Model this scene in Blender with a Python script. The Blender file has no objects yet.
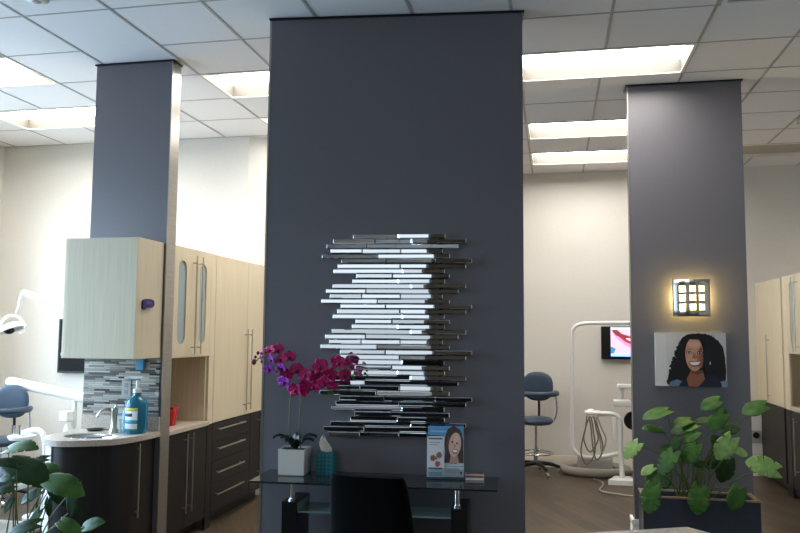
import bpy, bmesh, math, random
from mathutils import Vector, Matrix
PI = math.pi
SC = bpy.context.scene
COL = SC.collection
random.seed(7)

# ------------------------------------------------------------------ camera
F_PX, YAW, PITCH, ROLL = 759.8, .19913, .08539, .00773
EYE = Vector((0, 0, 1.61))
HC = 3.588                                   # ceiling height
_d = Vector((-math.sin(YAW)*math.cos(PITCH), math.cos(YAW)*math.cos(PITCH), math.sin(PITCH)))
_r = Vector((math.cos(YAW), math.sin(YAW), 0))
_u = _r.cross(_d)
RR = _r*math.cos(ROLL)+_u*math.sin(ROLL)
UU = -_r*math.sin(ROLL)+_u*math.cos(ROLL)
cam = bpy.data.cameras.new('camera')
cam.sensor_width = 36
cam.lens = F_PX/800*36
cam.clip_start = .05
camo = bpy.data.objects.new('camera', cam)
COL.objects.link(camo)
M3 = Matrix((RR, UU, -_d)).transposed()
camo.matrix_world = Matrix.Translation(EYE) @ M3.to_4x4()
SC.camera = camo

def at(x, y, Y):
    """world point seen at a photo pixel, on the plane at depth Y"""
    v = RR*((x-400)/F_PX)-UU*((y-266.5)/F_PX)+_d
    return EYE+v*(Y/v.y)

# ------------------------------------------------------------------ materials
def lin(c):
    return tuple(((v/255)/12.92 if v/255 <= .04045 else ((v/255+.055)/1.055)**2.4) for v in c)

MATS = {}
def mat(name, rgb, rough=.5, metal=0, spec=.5, trans=0, ior=1.45, emit=0, ergb=None, coat=0,
        grain=None, rgb2=None, detail=4, bump=0, alpha=1, aniso=0, rot=None):
    m = bpy.data.materials.new(name)
    m.use_nodes = True
    nt = m.node_tree
    b = nt.nodes['Principled BSDF']
    c = lin(rgb)
    b.inputs['Base Color'].default_value = (*c, 1)
    b.inputs['Roughness'].default_value = rough
    b.inputs['Metallic'].default_value = metal
    b.inputs['Specular IOR Level'].default_value = spec
    b.inputs['Transmission Weight'].default_value = trans
    b.inputs['IOR'].default_value = ior
    b.inputs['Coat Weight'].default_value = coat
    b.inputs['Alpha'].default_value = alpha
    if emit:
        b.inputs['Emission Color'].default_value = (*lin(ergb or rgb), 1)
        b.inputs['Emission Strength'].default_value = emit
    if grain:
        tc = nt.nodes.new('ShaderNodeTexCoord')
        mp = nt.nodes.new('ShaderNodeMapping')
        mp.inputs['Scale'].default_value = grain
        if rot:
            mp.inputs['Rotation'].default_value = rot
        nz = nt.nodes.new('ShaderNodeTexNoise')
        nz.inputs['Scale'].default_value = 1
        nz.inputs['Detail'].default_value = detail
        rp = nt.nodes.new('ShaderNodeValToRGB')
        rp.color_ramp.elements[0].position = .3
        rp.color_ramp.elements[1].position = .7
        rp.color_ramp.elements[0].color = (*lin(rgb2 or tuple(v*.85 for v in rgb)), 1)
        rp.color_ramp.elements[1].color = (*c, 1)
        nt.links.new(tc.outputs['Object'], mp.inputs['Vector'])
        nt.links.new(mp.outputs['Vector'], nz.inputs['Vector'])
        nt.links.new(nz.outputs['Fac'], rp.inputs['Fac'])
        nt.links.new(rp.outputs['Color'], b.inputs['Base Color'])
        if bump:
            bp = nt.nodes.new('ShaderNodeBump')
            bp.inputs['Strength'].default_value = bump
            bp.inputs['Distance'].default_value = .004
            nt.links.new(nz.outputs['Fac'], bp.inputs['Height'])
            nt.links.new(bp.outputs['Normal'], b.inputs['Normal'])
    MATS[name] = m
    return m

SLATE = mat('slate_paint', (102, 99, 104), .42, spec=1.0, grain=(60, 60, 60), rgb2=(99, 96, 101), bump=.02)
WALLP = mat('warm_white_paint', (222, 217, 208), .7, grain=(30, 30, 30), rgb2=(219, 214, 205))
CEILM = mat('ceiling_tile', (236, 233, 231), .9, grain=(90, 90, 90), rgb2=(231, 228, 226), bump=.1)
TBAR = mat('ceiling_grid_metal', (172, 168, 164), .5)
STEEL = mat('brushed_steel', (190, 186, 180), .32, metal=1, grain=(4, 4, 300), rgb2=(170, 166, 160))
CHROME = mat('chrome', (225, 225, 228), .08, metal=1)
NICKEL = mat('satin_nickel', (196, 188, 172), .28, metal=1)
CREAM = mat('cream_laminate', (220, 206, 178), .45, grain=(90, 90, 2.2), rgb2=(208, 193, 163))
DARKW = mat('espresso_laminate', (38, 33, 31), .45, spec=.35, grain=(110, 110, 2.0), rgb2=(27, 24, 22))
GRAN = mat('pale_granite', (214, 200, 184), .25, grain=(130, 130, 130), rgb2=(176, 160, 146), detail=6)
WHITEP = mat('white_enamel', (232, 231, 228), .3)
GREYP = mat('grey_plastic', (168, 165, 160), .45)
BLACKP = mat('black_plastic', (16, 16, 18), .35)
BLKLEA = mat('black_leatherette', (6, 6, 7), .7, spec=.12, grain=(140, 140, 140), rgb2=(4, 4, 5), bump=.15)
BLKGL = mat('black_gloss_panel', (12, 12, 13), .3)
BLUEV = mat('slate_blue_vinyl', (62, 78, 96), .42, grain=(90, 90, 90), rgb2=(56, 71, 88))
BASEB = mat('cream_trim', (240, 232, 216), .45)
SCREEN = mat('dark_screen', (8, 8, 9), .5, spec=.15)
GREENG = mat('green_edge_glass', (158, 184, 176), .08, trans=.55, ior=1.5)
CLEAR = mat('clear_glass', (236, 244, 242), .02, trans=1, ior=1.48)
ACRYL = mat('clear_acrylic', (240, 246, 250), .03, trans=1, ior=1.3)
SMOKE = mat('smoked_glass', (78, 88, 92), .02, trans=.85, ior=1.52)
FROST = mat('frosted_glass', (150, 166, 168), .3, spec=.6)
MIRROR = mat('silvered_mirror', (222, 226, 230), .015, metal=1)
LENS = mat('lit_diffuser', (255, 250, 238), .5, emit=13.5, ergb=(255, 251, 245))
LENSOFF = mat('unlit_diffuser', (176, 168, 152), .5)
REFL = mat('fixture_white', (238, 232, 216), .6)
BAFFLE = mat('fixture_baffle', (92, 89, 82), .6)
SOIL = mat('potting_soil', (38, 30, 24), .95, grain=(80, 80, 80), rgb2=(22, 17, 14), bump=.6)
RIMW = mat('tan_wood_rim', (168, 146, 116), .6, grain=(60, 8, 60), rgb2=(140, 120, 94))
NAVY = mat('navy_planter', (54, 59, 72), .45, grain=(20, 20, 20), rgb2=(48, 53, 65))
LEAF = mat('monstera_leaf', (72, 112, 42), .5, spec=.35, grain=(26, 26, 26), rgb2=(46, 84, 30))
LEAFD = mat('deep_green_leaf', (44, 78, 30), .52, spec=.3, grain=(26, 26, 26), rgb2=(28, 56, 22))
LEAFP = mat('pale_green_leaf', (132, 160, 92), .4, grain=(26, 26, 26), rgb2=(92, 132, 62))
STEMG = mat('green_stem', (92, 106, 48), .5)
ORLEAF = mat('orchid_leaf', (22, 34, 24), .35)
PETAL = mat('magenta_petal', (204, 28, 116), .45, grain=(60, 60, 60), rgb2=(158, 12, 80))
PETALV = mat('violet_petal', (168, 60, 186), .45, grain=(60, 60, 60), rgb2=(120, 34, 150))
LIP = mat('orchid_lip', (110, 6, 44), .4)
BUD = mat('dark_bud', (40, 34, 26), .5)
CERAM = mat('white_ceramic', (205, 198, 188), .4)
TISSUE = mat('tissue_paper', (226, 214, 200), .9)
RED = mat('red_plastic', (206, 32, 36), .35)
PURPLE = mat('purple_gloss', (44, 26, 92), .3)
BLUELIQ = mat('blue_mouthwash', (52, 146, 172), .1, trans=.55, ior=1.33)
BLUELIGHT = mat('pale_blue_plastic', (92, 164, 200), .4)
PAPER = mat('white_paper', (226, 226, 224), .7)
GREYHOSE = mat('grey_hose', (150, 144, 134), .5)
DHOSE = mat('taupe_hose', (116, 104, 88), .5)
WARM = mat('lamp_bulb', (255, 206, 120), .5, emit=330, ergb=(255, 226, 140))
WARMW = mat('lit_square_glass', (255, 236, 190), .4, emit=2.0, ergb=(255, 232, 170))
LINER = mat('lamp_backplate', (200, 180, 140), .5)
BROWNW = mat('brown_wall_paint', (92, 78, 62), .6)
WINFR = mat('window_frame_paint', (120, 124, 128), .5)

def node_floor():
    m = bpy.data.materials.new('vinyl_plank_floor'); m.use_nodes = True
    nt = m.node_tree; b = nt.nodes['Principled BSDF']
    N = nt.nodes.new; L = nt.links.new
    tc = N('ShaderNodeTexCoord'); mp = N('ShaderNodeMapping')
    mp.inputs['Rotation'].default_value = (0, 0, -math.radians(90+24.9))
    L(tc.outputs['Object'], mp.inputs['Vector'])
    br = N('ShaderNodeTexBrick')
    br.offset = .37
    br.inputs['Scale'].default_value = 1
    br.inputs['Brick Width'].default_value = 1.22
    br.inputs['Row Height'].default_value = .15
    br.inputs['Mortar Size'].default_value = .0012
    br.inputs['Color1'].default_value = (*lin((90, 77, 62)), 1)
    br.inputs['Color2'].default_value = (*lin((64, 54, 43)), 1)
    br.inputs['Mortar'].default_value = (*lin((60, 50, 40)), 1)
    L(mp.outputs['Vector'], br.inputs['Vector'])
    m2 = N('ShaderNodeMapping'); m2.inputs['Scale'].default_value = (1.6, 26, 1)
    L(mp.outputs['Vector'], m2.inputs['Vector'])
    nz = N('ShaderNodeTexNoise'); nz.inputs['Detail'].default_value = 6; nz.inputs['Scale'].default_value = 1.5
    L(m2.outputs['Vector'], nz.inputs['Vector'])
    rp = N('ShaderNodeValToRGB')
    rp.color_ramp.elements[0].position = .32; rp.color_ramp.elements[1].position = .72
    rp.color_ramp.elements[0].color = (.55, .52, .48, 1); rp.color_ramp.elements[1].color = (1.25, 1.22, 1.18, 1)
    L(nz.outputs['Fac'], rp.inputs['Fac'])
    mx = N('ShaderNodeMix'); mx.data_type = 'RGBA'; mx.blend_type = 'MULTIPLY'
    mx.inputs['Factor'].default_value = 1
    L(br.outputs['Color'], mx.inputs[6]); L(rp.outputs['Color'], mx.inputs[7])
    L(mx.outputs[2], b.inputs['Base Color'])
    b.inputs['Roughness'].default_value = .42
    return m
FLOORM = node_floor()

def node_tiles():
    m = bpy.data.materials.new('linear_mosaic_tile'); m.use_nodes = True
    nt = m.node_tree; b = nt.nodes['Principled BSDF']
    N = nt.nodes.new; L = nt.links.new
    tc = N('ShaderNodeTexCoord'); mp = N('ShaderNodeMapping')
    mp.inputs['Rotation'].default_value = (PI/2, 0, 0)
    L(tc.outputs['Object'], mp.inputs['Vector'])
    br = N('ShaderNodeTexBrick')
    br.offset = .43; br.offset_frequency = 2; br.squash = 1.6; br.squash_frequency = 3
    br.inputs['Scale'].default_value = 1
    br.inputs['Brick Width'].default_value = .12
    br.inputs['Row Height'].default_value = .013
    br.inputs['Mortar Size'].default_value = .001
    br.inputs['Bias'].default_value = 0
    br.inputs['Color1'].default_value = (*lin((206, 200, 188)), 1)
    br.inputs['Color2'].default_value = (*lin((42, 43, 43)), 1)
    br.inputs['Mortar'].default_value = (*lin((90, 88, 84)), 1)
    L(mp.outputs['Vector'], br.inputs['Vector'])
    L(br.outputs['Color'], b.inputs['Base Color'])
    b.inputs['Roughness'].default_value = .22
    return m
TILEM = node_tiles()

def node_tissuebox():
    m = bpy.data.materials.new('teal_lattice_card'); m.use_nodes = True
    nt = m.node_tree; b = nt.nodes['Principled BSDF']
    N = nt.nodes.new; L = nt.links.new
    tc = N('ShaderNodeTexCoord'); mp = N('ShaderNodeMapping')
    mp.inputs['Rotation'].default_value = (0, PI/4, 0); mp.inputs['Scale'].default_value = (62, 62, 62)
    L(tc.outputs['Object'], mp.inputs['Vector'])
    ck = N('ShaderNodeTexChecker'); ck.inputs['Scale'].default_value = 1
    ck.inputs['Color1'].default_value = (*lin((38, 122, 128)), 1)
    ck.inputs['Color2'].default_value = (*lin((22, 92, 102)), 1)
    L(mp.outputs['Vector'], ck.inputs['Vector'])
    L(ck.outputs['Color'], b.inputs['Base Color'])
    b.inputs['Roughness'].default_value = .5
    return m
TEAL = node_tissuebox()

_flat = {}
def ink(rgb, emit=0):
    k = (rgb, emit)
    if k not in _flat:
        _flat[k] = mat('ink_%d_%d_%d' % rgb, rgb, .45, emit=emit)
    return _flat[k]

# ------------------------------------------------------------------ mesh builder
class MB:
    def __init__(s):
        s.bm = bmesh.new(); s.mi = 0
    def _mark(s, faces):
        for f in faces: f.material_index = s.mi
    def box(s, x0, x1, y0, y1, z0, z1, bev=0, seg=2):
        r = bmesh.ops.create_cube(s.bm, size=1)
        vs = r['verts']
        for v in vs:
            v.co = Vector((x0+(v.co.x+.5)*(x1-x0), y0+(v.co.y+.5)*(y1-y0), z0+(v.co.z+.5)*(z1-z0)))
        fs = {f for v in vs for f in v.link_faces}
        s._mark(fs)
        if bev:
            es = list({e for v in vs for e in v.link_edges})
            r = bmesh.ops.bevel(s.bm, geom=es, offset=bev, segments=seg, affect='EDGES', profile=.5)
            s._mark(r['faces'])
        return s
    def cyl(s, p0, p1, r, r2=None, n=20, caps=True):
        p0, p1 = Vector(p0), Vector(p1)
        d = p1-p0
        mtx = Matrix.Translation((p0+p1)/2) @ d.to_track_quat('Z', 'Y').to_matrix().to_4x4()
        q = bmesh.ops.create_cone(s.bm, cap_ends=caps, segments=n, radius1=r, radius2=r if r2 is None else r2, depth=d.length, matrix=mtx)
        s._mark({f for v in q['verts'] for f in v.link_faces})
        return s
    def ball(s, c, rx, ry=None, rz=None, n=16, m=10, rot=None):
        ry = rx if ry is None else ry; rz = rx if rz is None else rz
        mtx = Matrix.Translation(c) @ (rot or Matrix.Identity(4)) @ Matrix.Diagonal((rx, ry, rz, 1))
        q = bmesh.ops.create_uvsphere(s.bm, u_segments=n, v_segments=m, radius=1, matrix=mtx)
        s._mark({f for v in q['verts'] for f in v.link_faces})
        return s
    def tube(s, pts, r, n=10, cyc=False, smooth=0, radii=None):
        pts = [Vector(p) for p in pts]
        if smooth: 
            pts = catmull(pts, smooth, cyc)
        rs = []
        k = len(pts)
        for i in range(k):
            rs.append(r if radii is None else radii[0]+(radii[1]-radii[0])*i/(k-1))
        rings = []
        up = None
        for i, p in enumerate(pts):
            a = pts[(i-1) % k] if (cyc or i > 0) else p
            b = pts[(i+1) % k] if (cyc or i < k-1) else p
            t = (b-a).normalized()
            if up is None:
                up = t.orthogonal().normalized()
            up = (up-t*up.dot(t))
            up = up.normalized() if up.length > 1e-6 else t.orthogonal().normalized()
            w = t.cross(up)
            rings.append([s.bm.verts.new(p+(up*math.cos(2*PI*j/n)+w*math.sin(2*PI*j/n))*rs[i]) for j in range(n)])
        fs = []
        for i in range(k if cyc else k-1):
            A, B = rings[i], rings[(i+1) % k]
            off = 0
            if cyc and i == k-1:
                off = min(range(n), key=lambda o: sum((A[j].co-B[(j+o) % n].co).length for j in range(n)))
            for j in range(n):
                fs.append(s.bm.faces.new((A[j], A[(j+1) % n], B[(j+1+off) % n], B[(j+off) % n])))
        if not cyc:
            fs.append(s.bm.faces.new(rings[0][::-1])); fs.append(s.bm.faces.new(rings[-1]))
        s._mark(fs)
        return s
    def lathe(s, prof, c=(0, 0, 0), n=28, axis=None):
        c = Vector(c)
        q = (Vector(axis).to_track_quat('Z', 'Y').to_matrix() if axis is not None else Matrix.Identity(3))
        rings = []
        for (r, z) in prof:
            if r < 1e-5:
                rings.append([s.bm.verts.new(c+q@Vector((0, 0, z)))])
            else:
                rings.append([s.bm.verts.new(c+q@Vector((r*math.cos(2*PI*j/n), r*math.sin(2*PI*j/n), z))) for j in range(n)])
        fs = []
        for A, B in zip(rings, rings[1:]):
            for j in range(n):
                k = (j+1) % n
                if len(A) == 1 and len(B) == 1: continue
                if len(A) == 1: fs.append(s.bm.faces.new((A[0], B[k], B[j])))
                elif len(B) == 1: fs.append(s.bm.faces.new((A[j], A[k], B[0])))
                else: fs.append(s.bm.faces.new((A[j], A[k], B[k], B[j])))
        s._mark(fs)
        return s
    def prism(s, poly, z0, z1, holes=(), frame=None):
        """extrude a 2-D outline (with holes); frame maps (a,b,h) to 3-D"""
        fr = frame or (lambda a, b, h: Vector((a, b, h)))
        loops = [poly]+list(holes)
        tmp = bmesh.new()
        edges = []
        for lp in loops:
            vs = [tmp.verts.new((a, b, 0)) for a, b in lp]
            for i in range(len(vs)):
                edges.append(tmp.edges.new((vs[i], vs[(i+1) % len(vs)])))
        bmesh.ops.triangle_fill(tmp, use_beauty=True, use_dissolve=False, edges=edges)
        tmp.verts.index_update()
        co = [v.co.copy() for v in tmp.verts]
        tris = [[v.index for v in f.verts] for f in tmp.faces]
        tmp.free()
        lo = [s.bm.verts.new(fr(c.x, c.y, z0)) for c in co]
        hi = [s.bm.verts.new(fr(c.x, c.y, z1)) for c in co]
        fs = []
        for t in tris:
            fs.append(s.bm.faces.new([lo[i] for i in t][::-1])); fs.append(s.bm.faces.new([hi[i] for i in t]))
        i0 = 0
        for lp in loops:
            k = len(lp)
            for i in range(k):
                a, b = i0+i, i0+(i+1) % k
                fs.append(s.bm.faces.new((lo[a], lo[b], hi[b], hi[a])))
            i0 += k
        s._mark(fs)
        return s
    def poly(s, pts):
        f = s.bm.faces.new([s.bm.verts.new(Vector(p)) for p in pts])
        s._mark([f]); return s
    def grid(s, fn, nu, nv):
        """a surface fn(i/nu, j/nv)"""
        V = [[s.bm.verts.new(Vector(fn(i/nu, j/nv))) for j in range(nv+1)] for i in range(nu+1)]
        fs = []
        for i in range(nu):
            for j in range(nv):
                fs.append(s.bm.faces.new((V[i][j], V[i+1][j], V[i+1][j+1], V[i][j+1])))
        s._mark(fs); return s
    def build(s, name, m, parent=None, smooth=None, recalc=True, solid=0):
        me = bpy.data.meshes.new(name)
        if recalc:
            bmesh.ops.recalc_face_normals(s.bm, faces=s.bm.faces[:])
        if smooth is not None:
            for f in s.bm.faces: f.smooth = True
            for e in s.bm.edges:
                if len(e.link_faces) == 2 and e.calc_face_angle(0) > smooth: e.smooth = False
        s.bm.to_mesh(me); s.bm.free()
        for x in (m if isinstance(m, (list, tuple)) else [m]): me.materials.append(x)
        o = bpy.data.objects.new(name, me); COL.objects.link(o)
        if parent is not None:
            w = parent.get('_w')
            chain, p = Matrix.Identity(4), parent
            top = p
            while top.parent: top = top.parent
            if not LOCAL.get(top.name): me.transform(ORG[top.name].inverted())
            o.parent = parent
        if solid:
            sm = o.modifiers.new('thickness', 'SOLIDIFY'); sm.thickness = solid; sm.offset = 0
        return o
SM = math.radians(40)
LOCAL, ORG = {}, {}

def catmull(p, k, cyc=False):
    n = len(p); out = []
    rng = range(n if cyc else n-1)
    for i in rng:
        p0 = p[(i-1) % n] if (cyc or i > 0) else p[0]*2-p[1]
        p1 = p[i]; p2 = p[(i+1) % n]
        p3 = p[(i+2) % n] if (cyc or i+2 < n) else p2*2-p1
        for j in range(k):
            t = j/k
            out.append(.5*((2*p1)+(p2-p0)*t+(2*p0-5*p1+4*p2-p3)*t*t+(3*p1-p0-3*p2+p3)*t**3))
    if not cyc: out.append(p[-1])
    return out

def tag(o, label=None, cat=None, group=None, kind=None):
    if label: o['label'] = label
    if cat: o['category'] = cat
    if group: o['group'] = group
    if kind: o['kind'] = kind
    return o
def thing(name, label, cat, loc=(0, 0, 0), rz=0, group=None, local=False):
    o = bpy.data.objects.new(name, None); COL.objects.link(o)
    o.empty_display_size = .05
    o.location = loc; o.rotation_euler = (0, 0, rz)
    LOCAL[o.name] = local
    ORG[o.name] = Matrix.Translation(loc) @ Matrix.Rotation(rz, 4, 'Z')
    return tag(o, label, cat, group)
def struct(o):
    o['kind'] = 'structure'; return o
def dup(root, loc, rz=None, label=None):
    c = root.copy(); COL.objects.link(c); c.location = loc
    if rz is not None: c.rotation_euler = (0, 0, rz)
    if label: c['label'] = label
    for ch in root.children:
        d = ch.copy(); COL.objects.link(d); d.parent = c
        for g in ch.children:
            e = g.copy(); COL.objects.link(e); e.parent = d
    return c

# ------------------------------------------------------------------ the room
XL, XR, YB, YF = -5.88, 2.95, 9.5, -5.04
GX0, GY0, G = .374, 4.718, .61
struct(MB().box(XL-.1, XR+.1, YF-.1, YB+.1, -.06, 0).build('floor', FLOORM))
LIT = [(-1, 1), (-1, 4), (-1, 6), (-5, 1), (-5, 3), (-9, 0), (-9, 2), (-3, -11), (2, -12)]
OFF = [(2, 6)]
holes = set()
for c, r in LIT+OFF:
    holes |= {(c, r), (c+1, r)}
m = MB()
for c in range(-11, 6):
    for r in range(-16, 9):
        if (c, r) in holes: continue
        x0, x1 = max(XL-.1, GX0+G*c), min(XR+.1, GX0+G*(c+1))
        y0, y1 = max(YF-.1, GY0+G*r), min(YB+.1, GY0+G*(r+1))
        if x1 <= x0 or y1 <= y0: continue
        m.box(x0, x1, y0, y1, HC, HC+.02)
struct(m.build('ceiling', CEILM))
m = MB()
for c in range(-10, 5):
    x = GX0+G*c
    if XL < x < XR:
        cuts = sorted(r for (cc, r) in LIT+OFF if cc+1 == c)
        y = YF
        for r in cuts:
            m.box(x-.009, x+.009, y, GY0+G*r, HC-.004, HC-.0005); y = GY0+G*(r+1)
        m.box(x-.009, x+.009, y, YB, HC-.004, HC-.0005)
for r in range(-15, 8):
    y = GY0+G*r
    xs = XL
    if r == 0:
        m.box(XL, GX0-6*G, y-.006, y+.006, HC-.003, HC-.0005); m.box(GX0-5*G, XR, y-.006, y+.006, HC-.003, HC-.0005)
    else:
        m.box(XL, XR, y-.006, y+.006, HC-.003, HC-.0005)
struct(m.build('trim_1', TBAR))
struct(MB().box(XL, XR, YF, YB, HC+.2, HC+.26).build('trim_2', CEILM))     # deck over the tiles
# walls
WZ0, WZ1, WIN = .85, 3.05, .12
def wall_y(name, x0, x1, y0, y1, m=WALLP): return struct(MB().box(x0, x1, y0, y1, 0, HC+.2).build(name, m))
wall_y('wall_back_bay', -.4-1.6, XR+.1, YB, YB+.1)
wall_y('wall_right', XR, XR+.1, YF, YB)
m = MB()
m.prism([(XL, 7.17), (-3.03, 7.17), (-2.0, 7.45), (-2.0, YB+.1), (-1.9, YB+.1), (-1.9, 7.6), (-1.9, 7.55), (-3.03, 7.27), (XL, 7.27)], 0, HC+.2)
struct(m.build('wall_back_left', WALLP))
# left wall with a daylight window
LW = (1.3, 6.5)
m = MB(); m.box(XL-.1, XL, YF, LW[0], 0, HC+.2); m.box(XL-.1, XL, LW[1], 7.27, 0, HC+.2)
m.box(XL-.1, XL, LW[0], LW[1], 0, WZ0); m.box(XL-.1, XL, LW[0], LW[1], WZ1, HC+.2)
struct(m.build('wall_left', WALLP))
m = MB()
for y in [LW[0]+.02+(LW[1]-LW[0]-.04)*i/4 for i in range(5)]: m.box(XL-.08, XL-.02, y-.02, y+.02, WZ0, WZ1)
m.box(XL-.08, XL-.02, LW[0], LW[1], WZ0, WZ0+.04); m.box(XL-.08, XL-.02, LW[0], LW[1], WZ1-.04, WZ1)
struct(m.build('window_1', WINFR))
# front wall behind the camera
FW = (-2.7, -.25); FZ = (1.0, 3.1)
m = MB(); m.box(XL, FW[0], YF-.1, YF, 0, HC+.2); m.box(FW[0], FW[1], YF-.1, YF, 0, FZ[0]); m.box(FW[0], FW[1], YF-.1, YF, FZ[1], HC+.2)
struct(m.build('wall_front', WALLP))
struct(MB().box(FW[1], XR, YF-.1, YF, 0, HC+.2).build('wall_front_side', BROWNW))
m = MB()
for i in range(2):
    x = FW[0]+.025+(FW[1]-FW[0]-.05)*i; m.box(x-.025, x+.025, YF-.08, YF-.02, FZ[0], FZ[1])
m.box(FW[0], FW[1], YF-.08, YF-.02, FZ[0], FZ[0]+.05); m.box(FW[0], FW[1], YF-.08, YF-.02, FZ[1]-.05, FZ[1])
struct(m.build('window_2', WINFR))
# dark partition ends and the feature wall
A = math.radians(5.95)
PO = Vector((-1.736, 4.426, 0))
LP = 1.574
def loc2(u, v, z=0):                        # along the feature wall, out from it
    return Vector((PO.x+u*math.cos(A)+v*math.sin(A), PO.y+u*math.sin(A)-v*math.cos(A), z))
def fbox(name, u0, u1, v0, v1, z0, z1, mt):
    q = [loc2(u0, v0), loc2(u1, v0), loc2(u1, v1), loc2(u0, v1)]
    return struct(MB().prism([(p.x, p.y) for p in q], z0, z1).build(name, mt))
fbox('wall_feature', 0, LP, -.16, 0, 0, HC, SLATE)
wall_y_ = lambda n, x0, x1, y0, y1, m: struct(MB().box(x0, x1, y0, y1, 0, HC).build(n, m))
wall_y_('wall_partition_left', -3.335, -2.722, 4.99, 5.11, SLATE)
wall_y_('wall_partition_right', .6, 1.447, 6.17, 6.32, SLATE)
# metal edge strips and dark ceiling channels
struct(MB().box(-2.722, -2.716, 4.987, 5.115, 0, HC-.012).build('trim_3', STEEL))
struct(MB().box(.594, .6, 6.168, 6.21, .2, HC-.012).build('trim_4', STEEL))
fbox('trim_5', -.012, 0, -.16, .002, 0, HC-.012, STEEL)
m = MB(); m.box(-3.345, -2.71, 4.978, 5.125, HC-.014, HC-.004); m.box(.58, 1.46, 6.158, 6.33, HC-.014, HC-.004)
m.prism([(p.x, p.y) for p in (loc2(-.015, -.17), loc2(LP+.012, -.17), loc2(LP+.012, .012), loc2(-.015, .012))], HC-.014, HC-.004)
struct(m.build('trim_6', BLKGL))
# skirting
def skirt(name, x0, x1, y0, y1, h=.14):
    b = MB(); b.box(x0, x1, y0, y1, 0, h-.03); dx = .004
    b.box(x0+(dx if x1-x0 < .1 else 0), x1-(dx if x1-x0 < .1 else 0), y0+(.004 if y1-y0 < .1 else 0), y1, h-.03, h)
    return struct(b.build(name, BASEB))
skirt('baseboard_back', -1.9, 2.33, YB-.018, YB)
skirt('baseboard_left', XL, -3.03, 7.152, 7.17)
b = MB()
for z0, z1, d in ((0, .14, .018), (.14, .16, .013), (.165, .2, .02)):
    b.box(.592-d, .72, 6.17-d, 6.17, z0, z1); b.box(.592-d, .592, 6.17, 6.32, z0, z1)
struct(b.build('baseboard_right', BASEB))

# ------------------------------------------------------------------ ceiling fixtures
def fixture(c, r, lit, label, loc_group):
    x0, x1, y0, y1 = GX0+G*c, GX0+G*(c+2), GY0+G*r, GY0+G*(r+1)
    cx, cy = (x0+x1)/2, (y0+y1)/2
    t = thing('ceiling_light', label, 'ceiling light', (cx, cy, HC), group=loc_group)
    D = .1 if lit else .03
    b = MB(); e = .012
    b.box(x0+e, x0+e+.01, y0+e, y1-e, HC, HC+D+.02); b.box(x1-e-.01, x1-e, y0+e, y1-e, HC, HC+D+.02)
    b.box(x0+e+.01, x1-e-.01, y0+e, y0+e+.01, HC, HC+D+.02); b.box(x0+e+.01, x1-e-.01, y1-e-.01, y1-e, HC, HC+D+.02)
    b.box(x0+e, x1-e, y0+e, y1-e, HC+D+.02, HC+D+.03)
    b.build('housing', BAFFLE if lit else REFL, t)
    b = MB()
    b.box(x0, x1, y0, y0+.022, HC-.006, HC); b.box(x0, x1, y1-.022, y1, HC-.006, HC)
    b.box(x0, x0+.022, y0+.022, y1-.022, HC-.006, HC); b.box(x1-.022, x1, y0+.022, y1-.022, HC-.006, HC)
    b.build('frame', REFL, t)
    b = MB(); b.box(x0+.026, x1-.026, y0+.026, y1-.026, HC+D, HC+D+.01)
    b.build('diffuser', LENS if lit else LENSOFF, t)
    return t
FL = {(-1, 1): 'large lit ceiling light just before the wall with the lamp and portrait', (-1, 4): 'lit ceiling light, the middle one of three above the stool bay',
      (-1, 6): 'lit ceiling light closest to the beige back wall above the stool', (-5, 1): 'lit ceiling light above the glass-door cream cabinets beside the slate feature wall',
      (-5, 3): 'lit ceiling light mostly hidden by the feature wall, only its corner showing', (-9, 0): 'lit ceiling light cut by the picture edge, nearer one above the surgery lamp bay',
      (-9, 2): 'lit ceiling light partly behind the slate partition, farther one above the surgery lamp bay'}
for c, r in LIT:
    fixture(c, r, True, FL.get((c, r), 'lit ceiling light over the waiting area behind the viewpoint'), 'recessed ceiling lights')
fixture(2, 6, False, 'unlit recessed ceiling panel near the back wall above the cream cabinets', 'recessed ceiling lights')
def vent(c, r, label):
    x, y = GX0+G*(c+.5), GY0+G*(r+.5)
    t = thing('ceiling_vent', label, 'ceiling vent', (x, y, HC-.004), local=True)
    b = MB(); s = .285
    for q in (0, .07, .14, .21):
        w = s-q; k = .025
        b.box(-w, w, -w, -w+k, -.012+q*.03, -.002); b.box(-w, w, w-k, w, -.012+q*.03, -.002)
        b.box(-w, -w+k, -w+k, w-k, -.012+q*.03, -.002); b.box(w-k, w, -w+k, w-k, -.012+q*.03, -.002)
    b.build('louvre', WHITEP, t)
    MB().box(-s, s, -s, s, -.0018, 0).build('backing', GREYP, t)
vent(-8, -1, 'square white air vent in the ceiling before the surgery lamp bay')
vent(1, -1, 'grey ceiling air vent in the corner above the portrait wall')
t = thing('smoke_detector', 'round white smoke detector on a ceiling tile', 'smoke detector', (-3.0, 3.86, HC-.004), local=True)
MB().lathe([(0, -.035), (.05, -.034), (.068, -.02), (.075, 0), (0, 0)]).build('housing', WHITEP, t, SM)
MB().lathe([(0, -.04), (.02, -.039), (.026, -.034), (0, -.034)]).build('cap', GREYP, t, SM)
t = thing('sprinkler_head', 'small metal sprinkler head in the ceiling above the cream wall cabinets', 'sprinkler', (2.22, 7.42, HC-.004), local=True)
MB().lathe([(0, -.006), (.035, -.006), (.04, 0), (0, 0)]).build('escutcheon', NICKEL, t, SM)
MB().lathe([(0, -.05), (.016, -.05), (.016, -.046), (.006, -.044), (.006, -.006), (0, -.006)]).build('deflector', NICKEL, t, SM)

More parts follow.
